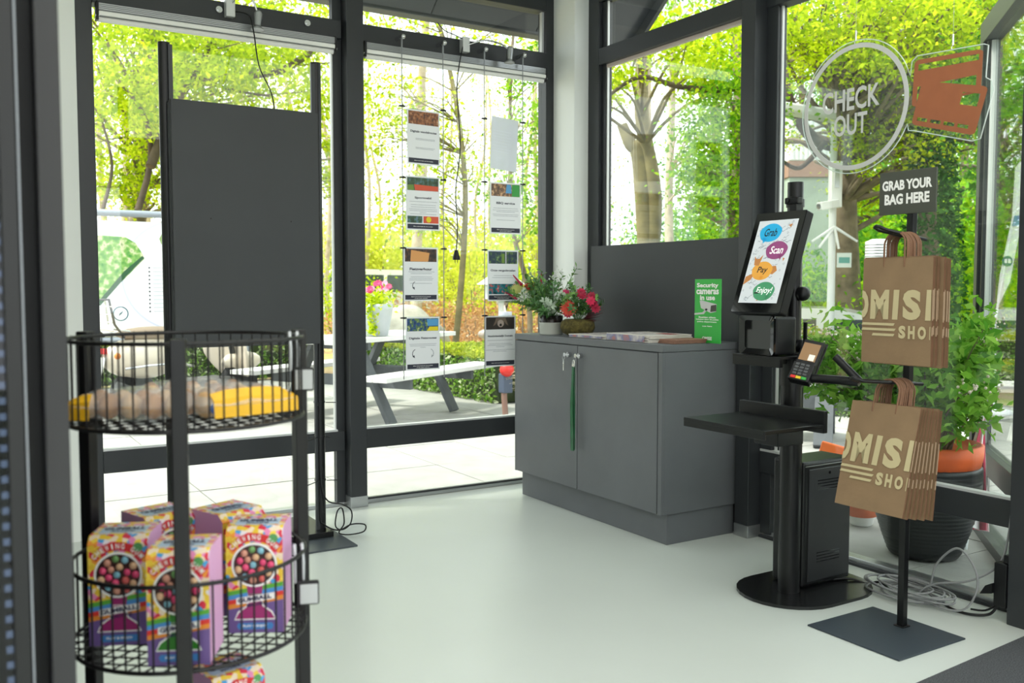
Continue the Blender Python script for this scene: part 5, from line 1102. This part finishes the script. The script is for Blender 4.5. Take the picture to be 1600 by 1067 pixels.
for px, dp, k, s in [(165, 24, 1, .9), (230, 28, 0, 1.2), (300, 26, 1, 1.1), (370, 30, 0, 1.3), (450, 26, 0, 1.0), (520, 22, 1, .9), (530, 30, 0, 1.4), (585, 31, 0, 1.4), (640, 34, 1, 1.3), (690, 30, 0, 1.3), (740, 26, 0, 1.1), (770, 34, 1, 1.4), (830, 24, 1, 1.0), (850, 32, 0, 1.5), (610, 40, 0, 2.0), (720, 42, 0, 2.0), (820, 44, 0, 2.1), (500, 44, 0, 2.0), (940, 24, 1, .8), (980, 28, 0, 1.0), (960, 34, 1, 1.2)]:
    bush(k, px, dp, s, 'light yellow-green woodland bush beyond the hedge', 'yellow-green bushes beyond the hedge')
for px, dp, s in [(540, 18, .7), (585, 21, .8), (650, 24, .8), (700, 20, .75), (735, 19, .7), (690, 17, .5), (640, 27, 1.0), (775, 22, .9), (820, 19, .7)]:
    bush(4, px, dp, s, 'low brown bush of last year’s leaves beyond the hedge'.replace('’', "'"), 'brown bushes beyond the hedge')
for px, dp, k, s in [(1010, 28, 2, 1.2), (1060, 24, 2, 1.0), (1110, 28, 3, 1.3), (1150, 22, 2, 1.1), (1195, 20, 3, .9), (1232, 15.3, 2, 1.0), (1268, 15.4, 3, 1.0), (1296, 15.6, 2, .9), (1290, 21, 3, 1.5), (1340, 20, 2, 1.5), (1390, 18, 3, 1.3), (1430, 22, 2, 1.7), (1500, 18, 2, 1.3), (1545, 20, 3, 1.6), (1590, 18, 1, 1.3), (1240, 28, 2, 2.0), (1350, 30, 3, 2.4), (1450, 30, 2, 2.4), (1560, 28, 1, 2.2), (1400, 13.5, 2, .8), (1520, 14, 1, .8), (1620, 13, 2, 1.2), (1150, 34, 2, 2.0), (1060, 36, 3, 2.0)]:
    bush(k, px, dp, s, 'green woodland bush on the side of the white pole', 'green bushes beside the pole')
# woodland: trunks with light crowns, two kinds, many standing behind the hedge
def wood_proto(seed, lm, bark, h, r0, n, per, z0, spread):
    rs = np.random.RandomState(seed); m = MB(); P = branchy(m, rs, Vector((0, 0, -.1)), Vector((rs.normal() * .3, rs.normal() * .3, h)), r0, .1)
    cz = rs.uniform(z0, h, n); rad = spread * (0.4 + .6 * rs.rand(n)) * np.sqrt(np.clip((cz - z0 + 1.0) / 3.5, .15, 1)); a = rs.uniform(0, 2 * PI, n); cp = np.stack([rad * np.cos(a), rad * np.sin(a), cz], 1)
    for q in cp[::3]: s = Vector((0, 0, max(.8, q[2] - .9))); m.tube([s, s.lerp(Vector(q), .6) + Z3 * .1, Vector(q)], [r0 * .22, r0 * .12, .005], 4)
    tm = m.mesh('trunk'); tm.materials.append(bark)
    cen = np.repeat(cp, per, 0); cen = cen + rs.normal(size=cen.shape) * np.array([.42, .42, .22]); fm = np_leaf_mesh('foliage', cen, .13, rs); fm.materials.append(lm); return tm, fm
WP = [wood_proto(101, LEAF_P, BARKL, 12, .10, 60, 22, 2.2, 1.7), wood_proto(102, LEAF_Y, BARKL, 13, .13, 80, 22, 3.4, 2.2), wood_proto(103, LEAF_G, BARK, 12, .14, 130, 24, 2.5, 2.2), wood_proto(104, LEAF_D, BARK, 13, .16, 150, 24, 2.0, 2.3)]
def wood(k, px, dp, s, label, group):
    t = thing('woodland_tree', label, 'tree', ground(px, dp), rb.uniform(0, 6.28), group); t.scale = (s, s, s); t.location.z -= .04
    for nm, me in (('trunk', WP[k][0]), ('foliage', WP[k][1])):
        o = bpy.data.objects.new(nm, me); COL.objects.link(o); o.parent = t
        if nm == 'foliage': o['kind'] = 'stuff'
for px, dp, k, s in [(160, 26, 1, .9), (205, 21, 1, .8), (240, 30, 0, 1.0), (262, 24, 1, .9), (330, 32, 1, 1.0), (400, 27, 0, 1.0), (470, 34, 0, 1.1), (515, 24, 0, .75), (533, 38, 1, 1.2), (575, 30, 0, .8), (598, 44, 0, 1.0), (640, 38, 0, .9), (690, 34, 0, .8), (738, 30, 0, .7), (770, 40, 0, .9), (812, 44, 0, 1.1), (845, 32, 1, .8), (870, 34, 0, 1.1), (945, 34, 1, .9)]:
    wood(k, px, dp, s, 'woodland tree with pale spring leaves beyond the hedge', 'pale woodland trees beyond the hedge')
for px, dp, k, s in [(1110, 38, 3, 1.2), (1145, 27, 2, .9), (1165, 34, 3, 1.1), (1205, 25, 3, .9), (1235, 34, 2, 1.2), (1330, 26, 3, 1.0), (1370, 32, 2, 1.1), (1410, 24, 3, .9), (1445, 34, 2, 1.2), (1495, 26, 2, 1.0), (1530, 34, 3, 1.2), (1575, 24, 2, .9), (1610, 30, 3, 1.2), (1280, 38, 3, 1.3), (1180, 44, 2, 1.4), (1400, 42, 2, 1.5), (1540, 44, 2, 1.5)]:
    wood(k, px, dp, s, 'leafy green woodland tree on the side of the white pole', 'green woodland trees beside the pole')

# ---- garden furniture and things outside
def picnic(cx, cy, ang, label):
    t = thing('picnic_table', label, 'picnic table', (cx, cy, GZ), math.radians(ang)); L = True
    for k in range(5): MB().box((0, -.30 + k * .15, .755), (1.9, .144, .04)).obj('top_plank', TWOOD, t, 0.003, local=L)
    for s in (-1, 1):
        for k in range(2): MB().box((0, s * (.66 + k * .148), .455), (1.9, .142, .04)).obj('seat_plank', TWOOD, t, 0.003, local=L)
        for e in (-.52, .52): MB().bar((e, s * .24, .73), (e, s * .62, 0.02), .045, .115, up=(1, 0, 0)).obj('leg', TLEG, t, 0.003, local=L)
    for e in (-.52, .52):
        o = MB().box((e + .045, 0, .385), (.045, 1.6, .10)).obj('cross_beam', TLEG, t, 0.003, local=L)
        MB().box((e + .045, 0, .70), (.045, .70, .07)).obj('top_beam', TLEG, t, 0.003, local=L)
        m = MB()
        for y in (-.48, -.42, .42, .48): m.cyl((e + .067, y, .39), (e + .073, y, .39), .010, n=8).cyl((e + .023, y, .39), (e + .015, y, .39), .010, n=8)
        m.obj('bolts', ALU, o, local=L, kind='stuff')
    return t
picnic(3.50, 8.28, 30, 'grey picnic table with pale top and seat planks on the paving')
def pelargonium(cx, cy, z):
    t = thing('flower_pot', 'pale grey pot with pink flowers standing on the picnic table', 'flower pot', (cx, cy, z))
    MB().lathe([(.10, 0), (.12, .01), (.165, .26), (.168, .30), (.155, .30), (.15, .27), (0, .26)], (0, 0, 0), 28).obj('pot', mat('pale_grey_pot', 'b9bec4', .6, 0, .05, 6), t, local=True)
    rs = np.random.RandomState(5); c = rs.normal(size=(420, 3)) * np.array([.10, .10, .05]) + np.array([0, 0, .34]); tr_ = np.stack([-.09 + rs.normal(size=160) * .03, -.13 + rs.normal(size=160) * .02, rs.uniform(.02, .3, 160)], 1)
    o = link('foliage', np_leaf_mesh('foliage', np.concatenate([c, tr_]), .045, rs), LEAF_Y, t); o['kind'] = 'stuff'
    r = random.Random(4)
    for k in range(14): p = (r.uniform(-.13, .13), r.uniform(-.11, .11), r.uniform(.40, .50)); b = MB(); petals(b, p, (-.4, -.8, .5), .035, 9, 2); b.obj('flower_head', PINK if k % 3 else mat('pale_pink_petal', 'e89ab8', .6), t, local=True)
pelargonium(3.44, 8.02, GZ + .775)
# white bench on the pole side
t = thing('garden_bench', 'white-planked low bench with dark slanting legs behind the card terminal', 'bench', (5.75, 5.35, GZ), math.radians(-52))
for k in range(3): MB().box((0, -.15 + .15 * k, .475), (1.5, .143, .05)).obj('seat_plank', TWOOD, t, .003, local=True)
for e in (-.6, .45):
    MB().bar((e, -.12, .45), (e, -.42, .01), .07, .14, up=(1, 0, 0)).obj('leg', TLEG, t, .003, local=True); MB().bar((e, .12, .45), (e, .42, .01), .07, .14, up=(1, 0, 0)).obj('leg', TLEG, t, .003, local=True)
MB().box((0, -.20, .36), (1.44, .03, .18)).obj('side_board', TLEG, t, .003, local=True)
# boulder
p = ground(628, 15.5); t_ = bmesh.new(); bmesh.ops.create_icosphere(t_, subdivisions=4, radius=1)
for v in t_.verts:
    c = v.co; s = 1 + .12 * math.sin(3 * c.x + 1) * math.cos(2.3 * c.y) + .06 * math.sin(7 * c.y + 2 * c.z); v.co = Vector((c.x * .92 * s, c.y * .7 * s, max(-.05, c.z * .62 * s)))
me = bpy.data.meshes.new('boulder'); t_.to_mesh(me); t_.free(); [setattr(q, 'use_smooth', True) for q in me.polygons]
o = link('boulder', me, mat('pale_granite', 'a9a59a', .9, 0, .2, 5, .5, 12)); o.location = p + Vector((0, 0, .22)); o.rotation_euler = (0, 0, .5); tag(o, 'large pale rounded boulder beyond the hedge, behind the posters', 'boulder')
# vehicles
def van(name, label, loc, rz, L=4.3, H=1.75, Wd=1.75):
    t = thing(name, label, 'car', loc, rz); wm = mat('white_car_paint', 'eceeef', .25, coat=.5); hw = Wd / 2
    prof = [(-L / 2, .45), (-L / 2, .95), (-L / 2 + .06, 1.1), (-L / 2 + .25, H - .12), (-L / 2 + .45, H), (L * .12, H), (L * .26, H - .12), (L * .36, 1.12), (L / 2 - .1, .98), (L / 2, .8), (L / 2, .42), (L / 2 - .3, .32), (-L / 2 + .2, .32)]
    MB().prism(prof, (0, hw, 0), X3, Z3, Wd).obj('body', wm, t, .06, local=True, seg=3)
    gm = mat('car_glass', '3c4850', .08)
    for s in (-1, 1):
        for x0, x1 in ((-L / 2 + .35, -L * .17), (-L * .15, L * .06), (L * .08, L * .27)):
            P = [(x0 + (-.04 if x0 < -1 else 0), 1.12), (x1 + (.10 if x1 > 1 else 0), 1.12), (x1 - (.04 if x1 > 1 else 0), H - .15), (x0 + .08, H - .15)]
            P = P if s < 0 else [(a, b_) for a, b_ in P][::-1]
            m = MB(); m.add([(a, s * (hw + .004), b_) for a, b_ in P], [(0, 1, 2, 3)]); m.obj('side_window', gm, t, local=True)
        for x in (-L * .31, L * .31): 
            w_ = MB().cyl((x, s * (hw - .16), .32), (x, s * (hw + .01), .32), .32, n=22).obj('wheel', mat('tyre', '1b1b1c', .8), t, local=True); MB().cyl((x, s * (hw - .05), .32), (x, s * (hw + .018), .32), .2, n=18).obj('hubcap', ALU, w_, local=True)
    m = MB(); m.add([(-L / 2 - .004 + .07, -hw + .15, 1.12), (-L / 2 - .004 + .07, hw - .15, 1.12), (-L / 2 + .235, hw - .2, H - .15), (-L / 2 + .235, -hw + .2, H - .15)], [(0, 3, 2, 1)]); m.obj('rear_window', gm, t, local=True)
    for s in (-1, 1): MB().box((-L / 2 - .005, s * (hw - .1), .98), (.03, .12, .26)).obj('tail_light', RED, t, .01, local=True)
    return t
van('parked_car', 'white parked car seen behind the checkout kiosk pole', ground(1264, 13.9) + Z3 * -.02, math.radians(-58), 3.9, 1.42, 1.65)
van('parked_car', 'white parked car far off behind the pink flower pot', ground(585, 27) + Z3 * -.03, math.radians(30))
# white pole with camera, antenna, lamp arm
pb = Vector((10.45, 8.6, GZ)); WHP = mat('white_coated_steel', 'e6e8ea', .4)
t = thing('camera_pole', 'white pole carrying a security camera, antenna prongs and a lamp arm', 'pole', pb)
MB().cyl(pb, pb + Z3 * 3.6, .055, .045, 16).bx(pb.x - .12, pb.x + .12, pb.y - .12, pb.y + .12, GZ, GZ + .03).obj('mast', WHP, t)
cb = pb - F0_ * .08
def fbox(c, w_, d_, h_, nm, m_, par, bev=.01): return MB().box(c, (w_, d_, h_), Matrix((Rv_, F0_, Z3)).transposed()).obj(nm, m_, par, bev)
k_ = fbox(cb + Z3 * 2.62, .15, .14, .62, 'equipment_box', WHP, t); fbox(cb + Z3 * 2.72 - F0_ * .075, .06, .01, .3, 'vent_panel', ALU, k_, .002)
q0 = cb + Z3 * 2.36 - F0_ * .1; cm = MB().bar(q0, q0 - Rv_ * .28 - Z3 * .05 - F0_ * .1, .11, .11).obj('camera_body', WHP, t, .015); MB().cyl(q0 - Rv_ * .28 - Z3 * .05 - F0_ * .1, q0 - Rv_ * .295 - Z3 * .052 - F0_ * .105, .035, n=12).obj('camera_lens', GLOSSB, cm)
q1 = cb + Z3 * 2.05
for dx, dz in ((-.32, -.2), (.30, -.2), (-.22, -.28), (.05, -.3)): MB().cyl(q1, q1 + Rv_ * dx + Z3 * dz - F0_ * .05, .022, .016, 8).obj('antenna_prong', WHP, t)
sn = fbox(pb + Z3 * 1.6 + Rv_ * .17, .2, .02, .2, 'small_sign', mat('sign_pale', 'dfe8e4', .5), t, .003); fbox(pb + Z3 * 1.6 + Rv_ * .17 - F0_ * .011, .15, .002, .08, 'sign_print', mat('sign_teal', '6aa8a0', .5), sn, 0)
q2 = pb + Z3 * 3.62; MB().bar(q2 + Rv_ * .05 - Z3 * .08, q2 - Rv_ * .82 + Z3 * .06, .34, .12).obj('lamp_arm', WHP, t, .03)
# white container building far behind the pole
c0 = ground(1257, 17.2); t = thing('container_cabin', 'white corrugated container cabin behind the CHECK OUT sign', 'building', c0); ex, ey = Rv_, F0_
Mx = Matrix((Rv_, F0_, Z3)).transposed()
MB().box(c0 + Z3 * 4.32, (1.14, 1.6, .82), Mx).obj('upper_box', WHP, t, .02)
for k in range(14): MB().box(c0 + Rv_ * (-.52 + k * .08) - F0_ * .81 + Z3 * 4.32, (.036, .03, .78), Mx).obj('corrugation', WHP, t)
MB().box(c0 + Z3 * 3.77, (1.14, 1.6, .28), Mx).obj('brown_band', mat('brown_cladding', '9a7560', .7, 0, .1, 4), t, .01); MB().box(c0 + Z3 * 1.82, (1.08, 1.5, 3.62), Mx).obj('lower_box', mat('grey_green_cladding', '9fb0a2', .7, 0, .1, 4), t, .01)
# map sign
YM = 10.15; t = thing('map_sign', 'white information board with a green park map between grey tubes', 'sign', (1.75, YM, GZ))
MB().bx(0.75, 2.75, YM, YM + .03, .70, 1.87).obj('board', mat('white_board', 'f1f2f4', .4), t, .004)
TUB = mat('grey_tube', '9aa1aa', .4, .3)
for z in (1.95, .66): MB().cyl((.65, YM + .02, z), (2.85, YM + .02, z), .035, n=16).obj('cross_tube', TUB, t)
for x in (.66, 2.84): MB().cyl((x, YM + .02, GZ), (x, YM + .02, 2.0), .04, n=16).obj('upright_tube', TUB, t)
A = (Vector((0, YM, 0)), X3, Z3)
m = MB(); gp = [(1.15, 1.69), (1.40, 1.72), (1.62, 1.71), (1.72, 1.65), (1.79, 1.53), (1.80, 1.49), (1.62, 1.30), (1.44, 1.12), (1.34, .98), (1.15, .86), (.95, .95), (.90, 1.4)][::-1]
m.flat(gp, *A, .002); m.obj('map_area', ramp_mat('map_green', [(.3, '3f8a3c'), (.5, '86b35a'), (.62, 'd8d6b0'), (.75, '6f8f58')], 16, .5), t)
MB().flat([(1.80, 1.50), (1.62, 1.31), (1.34, .98), (1.34, 1.04), (1.60, 1.36), (1.78, 1.52)][::-1], *A, .004).obj('map_road', mat('map_dark_green', '2f5a3a', .5), t)
m = MB(); c1_, c2_ = circ(1.56, .93, .075, 20), circ(1.56, .93, .065, 20)
for i in range(20): m.flat([c1_[i], c1_[(i + 1) % 20], c2_[(i + 1) % 20], c2_[i]], *A, .003)
m.flat([(1.54, .905), (1.57, .93), (1.585, .96), (1.55, .935)], *A, .003); m.obj('compass_rose', mat('map_teal_ink', '3a6878', .5), t)
m = MB()
for k in range(12): m.flat(circ(1.845, 1.40 - k * .041, .009, 8), *A, .003)
m.obj('legend_dots', INK, t, kind='stuff')
m = MB()
for k in range(12): m.rect(1.88, 1.395 - k * .041, 1.88 + .10 + .03 * ((k * 5) % 3), 1.405 - k * .041, *A, .003)
m.obj('legend_lines', mat('pale_ink', 'c9cdd4', .6), t, kind='stuff')
m = MB(); a1, a2 = arc(2.15, 1.32, .58, 100, 260, 26), arc(2.15, 1.32, .56, 100, 260, 26)
for i in range(26): m.flat([a1[i], a1[i + 1], a2[i + 1], a2[i]], *A, .001)
m.obj('pale_circle', mat('pale_lilac', 'd3d6e8', .6), t)
for dx, h in ((1.97, '8fa86a'), (2.01, '5a6068')): MB().flat([(dx, 1.64), (dx + .03, 1.68), (dx + .01, 1.76), (dx - .02, 1.70)], *A, .003).obj('leaf_emblem', mat('emblem_' + h, h, .5), t)
# scooters
def scooter(loc, rz, label, body, light):
    t = thing('scooter', label, 'scooter', loc, rz); L = True; bm_ = mat(body, light, .3, coat=.4); dk = mat('scooter_dark', '3a3a3a', .5)
    for x in (-.62, .62):
        w_ = MB().lathe([(.12, -.05), (.21, -.05), (.235, -.02), (.235, .02), (.21, .05), (.12, .05)], (0, 0, 0), 24)
        w_.v = [(x + a, c, .235 + b_) for a, b_, c in w_.v]; o_ = w_.obj('wheel', mat('tyre', '1b1b1c', .8), t, local=L); MB().cyl((x, -.04, .235), (x, .04, .235), .12, n=16).obj('hub', ALU, o_, local=L)
    MB().sph((-.50, 0, .58), 1, 18, sc=(.42, .19, .20)).obj('rear_body', bm_, t, local=L)
    MB().sph((-.42, 0, .80), 1, 16, sc=(.36, .14, .065)).obj('seat', mat('seat_brown', '8a7a68', .6), t, local=L)
    MB().box((.14, 0, .30), (.60, .32, .07)).obj('floorboard', dk, t, .02, local=L)
    vs = []; fs = []
    for i in range(9):
        for j in range(9):
            v_ = j / 8; wv = .06 + .26 * math.sin(PI * (.15 + .75 * v_)); y = (i / 8 * 2 - 1) * wv; vs.append((.40 + .12 * (1 - v_) + .10 - (y / .3) ** 2 * .12, y, .32 + .62 * v_))
    for i in range(8):
        for j in range(8): fs.append((i * 9 + j, i * 9 + j + 1, (i + 1) * 9 + j + 1, (i + 1) * 9 + j))
    o_ = MB().add(vs, fs, 0, True).obj('leg_shield', bm_, t, local=L); s_ = o_.modifiers.new('thick', 'SOLIDIFY'); s_.thickness = .02
    MB().sph((.66, 0, .47), 1, 14, sc=(.26, .09, .10)).obj('front_mudguard', bm_, t, local=L)
    MB().cyl((.62, 0, .25), (.44, 0, 1.0), .028, n=10).obj('steering_column', dk, t, local=L)
    h_ = MB().tube([(.36, -.34, 1.0), (.44, -.15, 1.01), (.46, 0, .99), (.44, .15, 1.01), (.36, .34, 1.0)], .018, 8).obj('handlebar', dk, t, local=L); MB().sph((.52, 0, 1.0), .10, 14).obj('headlamp', bm_, h_, local=L)
    for y in (-.3, .3): MB().tube([(.40, y * .9, 1.0), (.42, y, 1.14)], .006, 5).sph((.42, y, 1.17), .05, 10, sc=(.4, 1, .8)).obj('mirror', dk, h_, local=L)
    rk = MB().tube(rpts := [(-.80, -.15, .78), (-.90, -.16, .90), (-.93, -.13, 1.12), (-.93, .13, 1.12), (-.90, .16, .90), (-.80, .15, .78)], .011, 7).obj('luggage_rack', dk, t, local=L)
    m = MB()
    for z in (.92, .99, 1.06): m.cyl((-.905 - (z - .9) * .12, -.15, z), (-.905 - (z - .9) * .12, .15, z), .008, n=6)
    for y in (-.07, .07): m.cyl((-.90, y, .90), (-.928, y, 1.12), .008, n=6)
    m.cyl((-.72, -.12, .83), (-.90, -.13, .86), .01, n=6).cyl((-.72, .12, .83), (-.90, .13, .86), .01, n=6).obj('rack_bars', CHROME, rk, local=L)
    MB().box((-.96, 0, .52), (.012, .14, .18), Matrix.Rotation(.35, 3, 'Y')).obj('number_plate', WHITEP, t, .003, local=L); MB().box((-.925, 0, .66), (.03, .12, .05)).obj('tail_light', RED, t, .006, local=L)
    for y in (-.16, .16): MB().sph((-.88, y, .62), .03, 8).obj('indicator', mat('amber', 'd8802e', .3), t, local=L)
    MB().tube([(-.5, -.15, .28), (-.75, -.17, .30), (-.9, -.17, .36)], .04, 10).obj('exhaust', dk, t, local=L)
    MB().tube([(-.1, -.20, .48), (-.3, -.24, .52), (-.6, -.22, .52), (-.8, -.15, .50)], .012, 8).obj('chrome_trim', CHROME, t, local=L)
scooter(ground(292, 9.0), math.radians(26), 'cream scooter with a luggage rack parked behind the basket rack', 'cream_paint', 'd9cdbb')
scooter(ground(835, 15.0), math.radians(150), 'grey scooter with an amber light behind the flower vase', 'grey_paint', 'b9a8a2')
# red-capped post, bird house and pale grass by the hedge
t = thing('utility_post', 'short grey outdoor post with a red cap and dark box beside the hedge', 'post', (4.50, 7.43, GZ)); pb = Vector((4.5, 7.43, GZ))
MB().tube([pb, pb + Vector((-.015, 0, .2)), pb + Vector((-.01, 0, .95))], .028, 10).obj('post_tube', mat('brown_tube', '8a6a5e', .5), t)
MB().bx(4.45, 4.55, 7.38, 7.48, GZ + .24, GZ + .42).obj('dark_box', mat('blue_grey_box', '4a5468', .5), t, .008); MB().sph((4.49, 7.39, GZ + .46), .068, 14).obj('red_cap', mat('cap_red', 'd8302a', .4), t)
MB().cyl(pb + Vector((0, 0, .5)), pb + Vector((0, 0, 1.0)), .06, n=14).obj('upper_tube', mat('pale_tube', 'b9bcc8', .5), t)
p = ground(783, 10); t = thing('bird_house', 'small white bird house on a post behind the bouquet', 'bird house', p)
MB().cyl(p, p + Z3 * 1.12, .03, n=10).obj('post', TWOOD, t); MB().bx(p.x - .13, p.x + .13, p.y - .13, p.y + .13, GZ + 1.1, GZ + 1.27).obj('house', TWOOD, t, .004)
MB().prism([(-.2, 0), (.2, 0), (0, .12)], (p.x, p.y + .18, GZ + 1.26), X3, Z3, .36).obj('roof', WHITEP, t)
p = Vector((4.78, 7.35, GZ)); m = MB(); r = random.Random(8); t = thing('grass_tuft', 'pale dry ornamental grass tuft beside the red-capped post', 'grass', p)
for k in range(140):
    a = r.uniform(0, 6.28); l = r.uniform(.3, .6); rr0 = r.uniform(.0, .08); d = Vector((math.cos(a), math.sin(a), 0)); m.tube([p + d * rr0, p + d * (rr0 + l * .2) + Z3 * l * .8, p + d * (rr0 + l * .5) + Z3 * l * .75], [.004, .003, .001], 3)
m.obj('blades', mat('straw', 'd8cfb0', .8, 0, .2, 10), t, kind='stuff')
# feather flag beyond the glass bay
f0 = ground(1560, 9); t = thing('feather_flag', 'tall narrow white feather flag with printed emblem beyond the glass bay', 'flag', f0)
f1 = at(1555, 500, 9); f2 = at(1597, 262, 9); MB().tube([f0, f1, f1.lerp(f2, .5), f2], [.014, .012, .010, .008], 8).lathe([(.16, 0), (.16, .03), (.03, .06), (.02, .06)], f0, 18).obj('pole', WHP, t)
FLM = mix_glass('flag_cloth', 'e9ece6', .85, .7); fl = [at(1556, 485, 9), at(1562, 430, 9), at(1581, 340, 9), at(1586, 262, 9), at(1594, 252, 9), at(1606, 258, 9), at(1596, 345, 9), at(1578, 440, 9)]
o = MB().add([tuple(v) for v in fl], [tuple(range(8))]).obj('cloth', FLM, t); s_ = o.modifiers.new('thick', 'SOLIDIFY'); s_.thickness = .004
q = at(1574, 408, 8.985); e1, e2 = Rv_, Z3; MB().flat(circ(0, 0, .052, 18), q, Rv_, Z3, .0).obj('emblem', mat('flag_teal', '3c6a74', .6), t); MB().flat([(-.03, -.02), (-.005, -.02), (-.005, .025), (-.03, .02)], q, Rv_, Z3, .004).flat([(.005, -.02), (.03, -.02), (.03, .02), (.005, .025)], q, Rv_, Z3, .004).obj('emblem_print', WHITEP, t)
q = at(1588, 345, 8.985); MB().flat([(-.04, -.05), (.03, -.05), (.04, .05), (-.02, .05)], q, Rv_, Z3, 0).obj('blue_print', mat('flag_blue', '4a78a8', .6), t)
# pale blocks beyond the hedge, bollard lamp, orange board, little pot
for i, (px, dp, lab) in enumerate(((1326, 15.5, 'white concrete block beyond the hedge between pole and paper bags'), (1342, 11.5, 'white concrete block half hidden behind the upper paper bags'), (1580, 13, 'white concrete block seen through the glass bay'), (1512, 12, 'white concrete block beside the bay corner post'))):
    g = ground(px, dp); t = thing('concrete_block', lab, 'block', g, R.uniform(-.2, .2) - .55); MB().box((0, 0, .3), (.95 if i != 1 else .5, .4, .6)).obj('block', WHITEW, t, .02, local=True); MB().box((0, 0, .62), (1.0 if i != 1 else .55, .45, .05)).obj('cap', WHITEW, t, .01, local=True)
g = ground(1373, 7.2); t = thing('bollard_lamp', 'round white bollard lamp behind the handles of the upper paper bags', 'lamp', g); MB().cyl(g, g + Z3 * 1.36, .05, n=16).obj('stem', WHP, t); b = MB().lathe([(.10, 1.36), (.105, 1.365), (.105, 1.58), (.06, 1.60)], g, 28); b.obj('shade', mat('opal_shade', 'e6e9e6', .4), t)
for k in range(9): MB().lathe([(.1065, 1.375 + k * .022), (.1085, 1.38 + k * .022), (.1065, 1.385 + k * .022)], g, 28).obj('ring', ALU, t)
g = ground(1322, 6.0); t = thing('orange_board', 'orange plastic board leaning low behind the kiosk', 'board', g, math.radians(-45)); MB().box((0, 0, .12), (.30, .03, .14), Matrix.Rotation(.25, 3, 'Y')).obj('board', mat('orange_plastic', 'e8702e', .45), t, .01, local=True); MB().cyl((-.10, -.017, .13), (-.10, -.012, .13), .022, n=12).obj('grip_hole', mat('brown_dark', '7a3a1e', .6), t, local=True); MB().box((.1, .0, .03), (.04, .12, .06)).obj('foot', mat('orange_plastic', 'e8702e', .45), t, .004, local=True)
g = ground(1354, 4.75); t = thing('small_pot', 'small orange and white pot on the paving behind the paper bags', 'flower pot', g); MB().lathe([(.05, 0), (.056, .006), (.072, .09)], (0, 0, 0), 22).obj('pot', WHITEP, t, local=True); MB().lathe([(.073, .05), (.078, .052), (.083, .115), (.076, .115), (.07, .06)], (0, 0, 0), 22).obj('orange_sleeve', mat('terracotta', 'd9683a', .6), t, local=True)
# big planter between the glass walls
PB = Vector((3.83, 2.60, GZ)); t = thing('planter', 'big black ribbed planter with an orange band and a leafy flowering shrub', 'planter', PB)
prof = [(.12, 0), (.15, .008)]
for k in range(22):
    z = .02 + k * .018; r0 = .15 + .085 * math.sin(min(1, z / .36) * PI / 2); prof += [(r0, z), (r0 + .004, z + .006), (r0 + .004, z + .012)]
prof += [(.236, .42), (.225, .43), (.215, .40)]
MB().lathe(prof, PB, 40).obj('ribbed_pot', mat('black_ribbed', '25272a', .45), t); MB().lathe([(.21, .40), (.225, .405), (.238, .47), (.24, .52), (.225, .525), (.215, .5), (0, .49)], PB, 36).obj('orange_pot', mat('orange_clay', 'e2622c', .55, 0, .12, 14), t)
rs = np.random.RandomState(9); st = MB(); cen = []; flw = []
def inside(q):
    d = Vector((q[0], q[1], 0)) - P0; return q[0] > 3.44 and d.dot(Vector((nC.x, nC.y, 0))) * (1 if (Vector((PB.x, PB.y, 0)) - P0).dot(nC) > 0 else -1) > .07
for k in range(60):
    a = rs.uniform(0, 2 * PI); l = rs.uniform(.25, .55); sp_ = rs.uniform(.15, .62); b0_ = PB + Vector((.1 * math.cos(a), .1 * math.sin(a), .48)); tip = PB + Vector((sp_ * math.cos(a), sp_ * math.sin(a), .48 + l))
    if not inside(tip): tip = PB + Vector((.25 * math.cos(a), .25 * math.sin(a), .5 + l * 1.1))
    if not inside(tip): continue
    mid = b0_.lerp(tip, .5) + Z3 * .08; P = spline([b0_, mid, tip], 4); st.tube(P, [.006 - .0005 * i for i in range(len(P))], 5)
    for p in P[3:]:
        for _ in range(14): cen.append(p + Vector(rs.normal(size=3)) * .06)
    if k % 2 == 0: flw.append(tip)
cen = [c for c in cen if inside(c)]
st.obj('stems', BARK, t); o = link('foliage', np_leaf_mesh('foliage', np.array(cen) - np.array(PB), .06, rs, .35, .5), leaf_mat('shrub_leaf', ['4f8a2c', '7db23c', '9fc85a', '5f9a34'], .35), t); o['kind'] = 'stuff'
m = MB(); r = random.Random(6)
for f_ in flw:
    for _ in range(16): m.sph(f_ + Vector((r.gauss(0, .028), r.gauss(0, .028), r.gauss(.01, .012))), r.uniform(.004, .008), 5)
m.obj('blossom', mat('blossom_cream', 'e6d6c8', .7, 0, .1, 30), t, kind='stuff')
# folded parasol
t = thing('folded_parasol', 'folded pink and white parasol leaning beside the big planter', 'parasol', (3.95, 2.42, GZ))
a, b_ = Vector((3.93, 2.46, GZ + .04)), Vector((4.10, 2.50, .60)); MB().cyl(a, b_ + (b_ - a) * .06, .010, n=8).obj('shaft', WHP, t)
for k in range(8):
    an = k * PI / 4; d = (b_ - a).normalized(); u_ = d.orthogonal().normalized(); v_ = d.cross(u_); o1 = u_ * math.cos(an) + v_ * math.sin(an); o2__ = u_ * math.cos(an + .75) + v_ * math.sin(an + .75)
    o = MB().add([b_, a + d * .1 + o1 * .09, a + d * .1 + o2__ * .05, b_ + d * .005 + o2__ * .01], [(0, 1, 2, 3)]).obj('cloth_panel', mat('pink_cloth', 'd83a66', .7) if k % 2 else mat('white_cloth', 'e9e6e8', .7), t); s_ = o.modifiers.new('thick', 'SOLIDIFY'); s_.thickness = .003
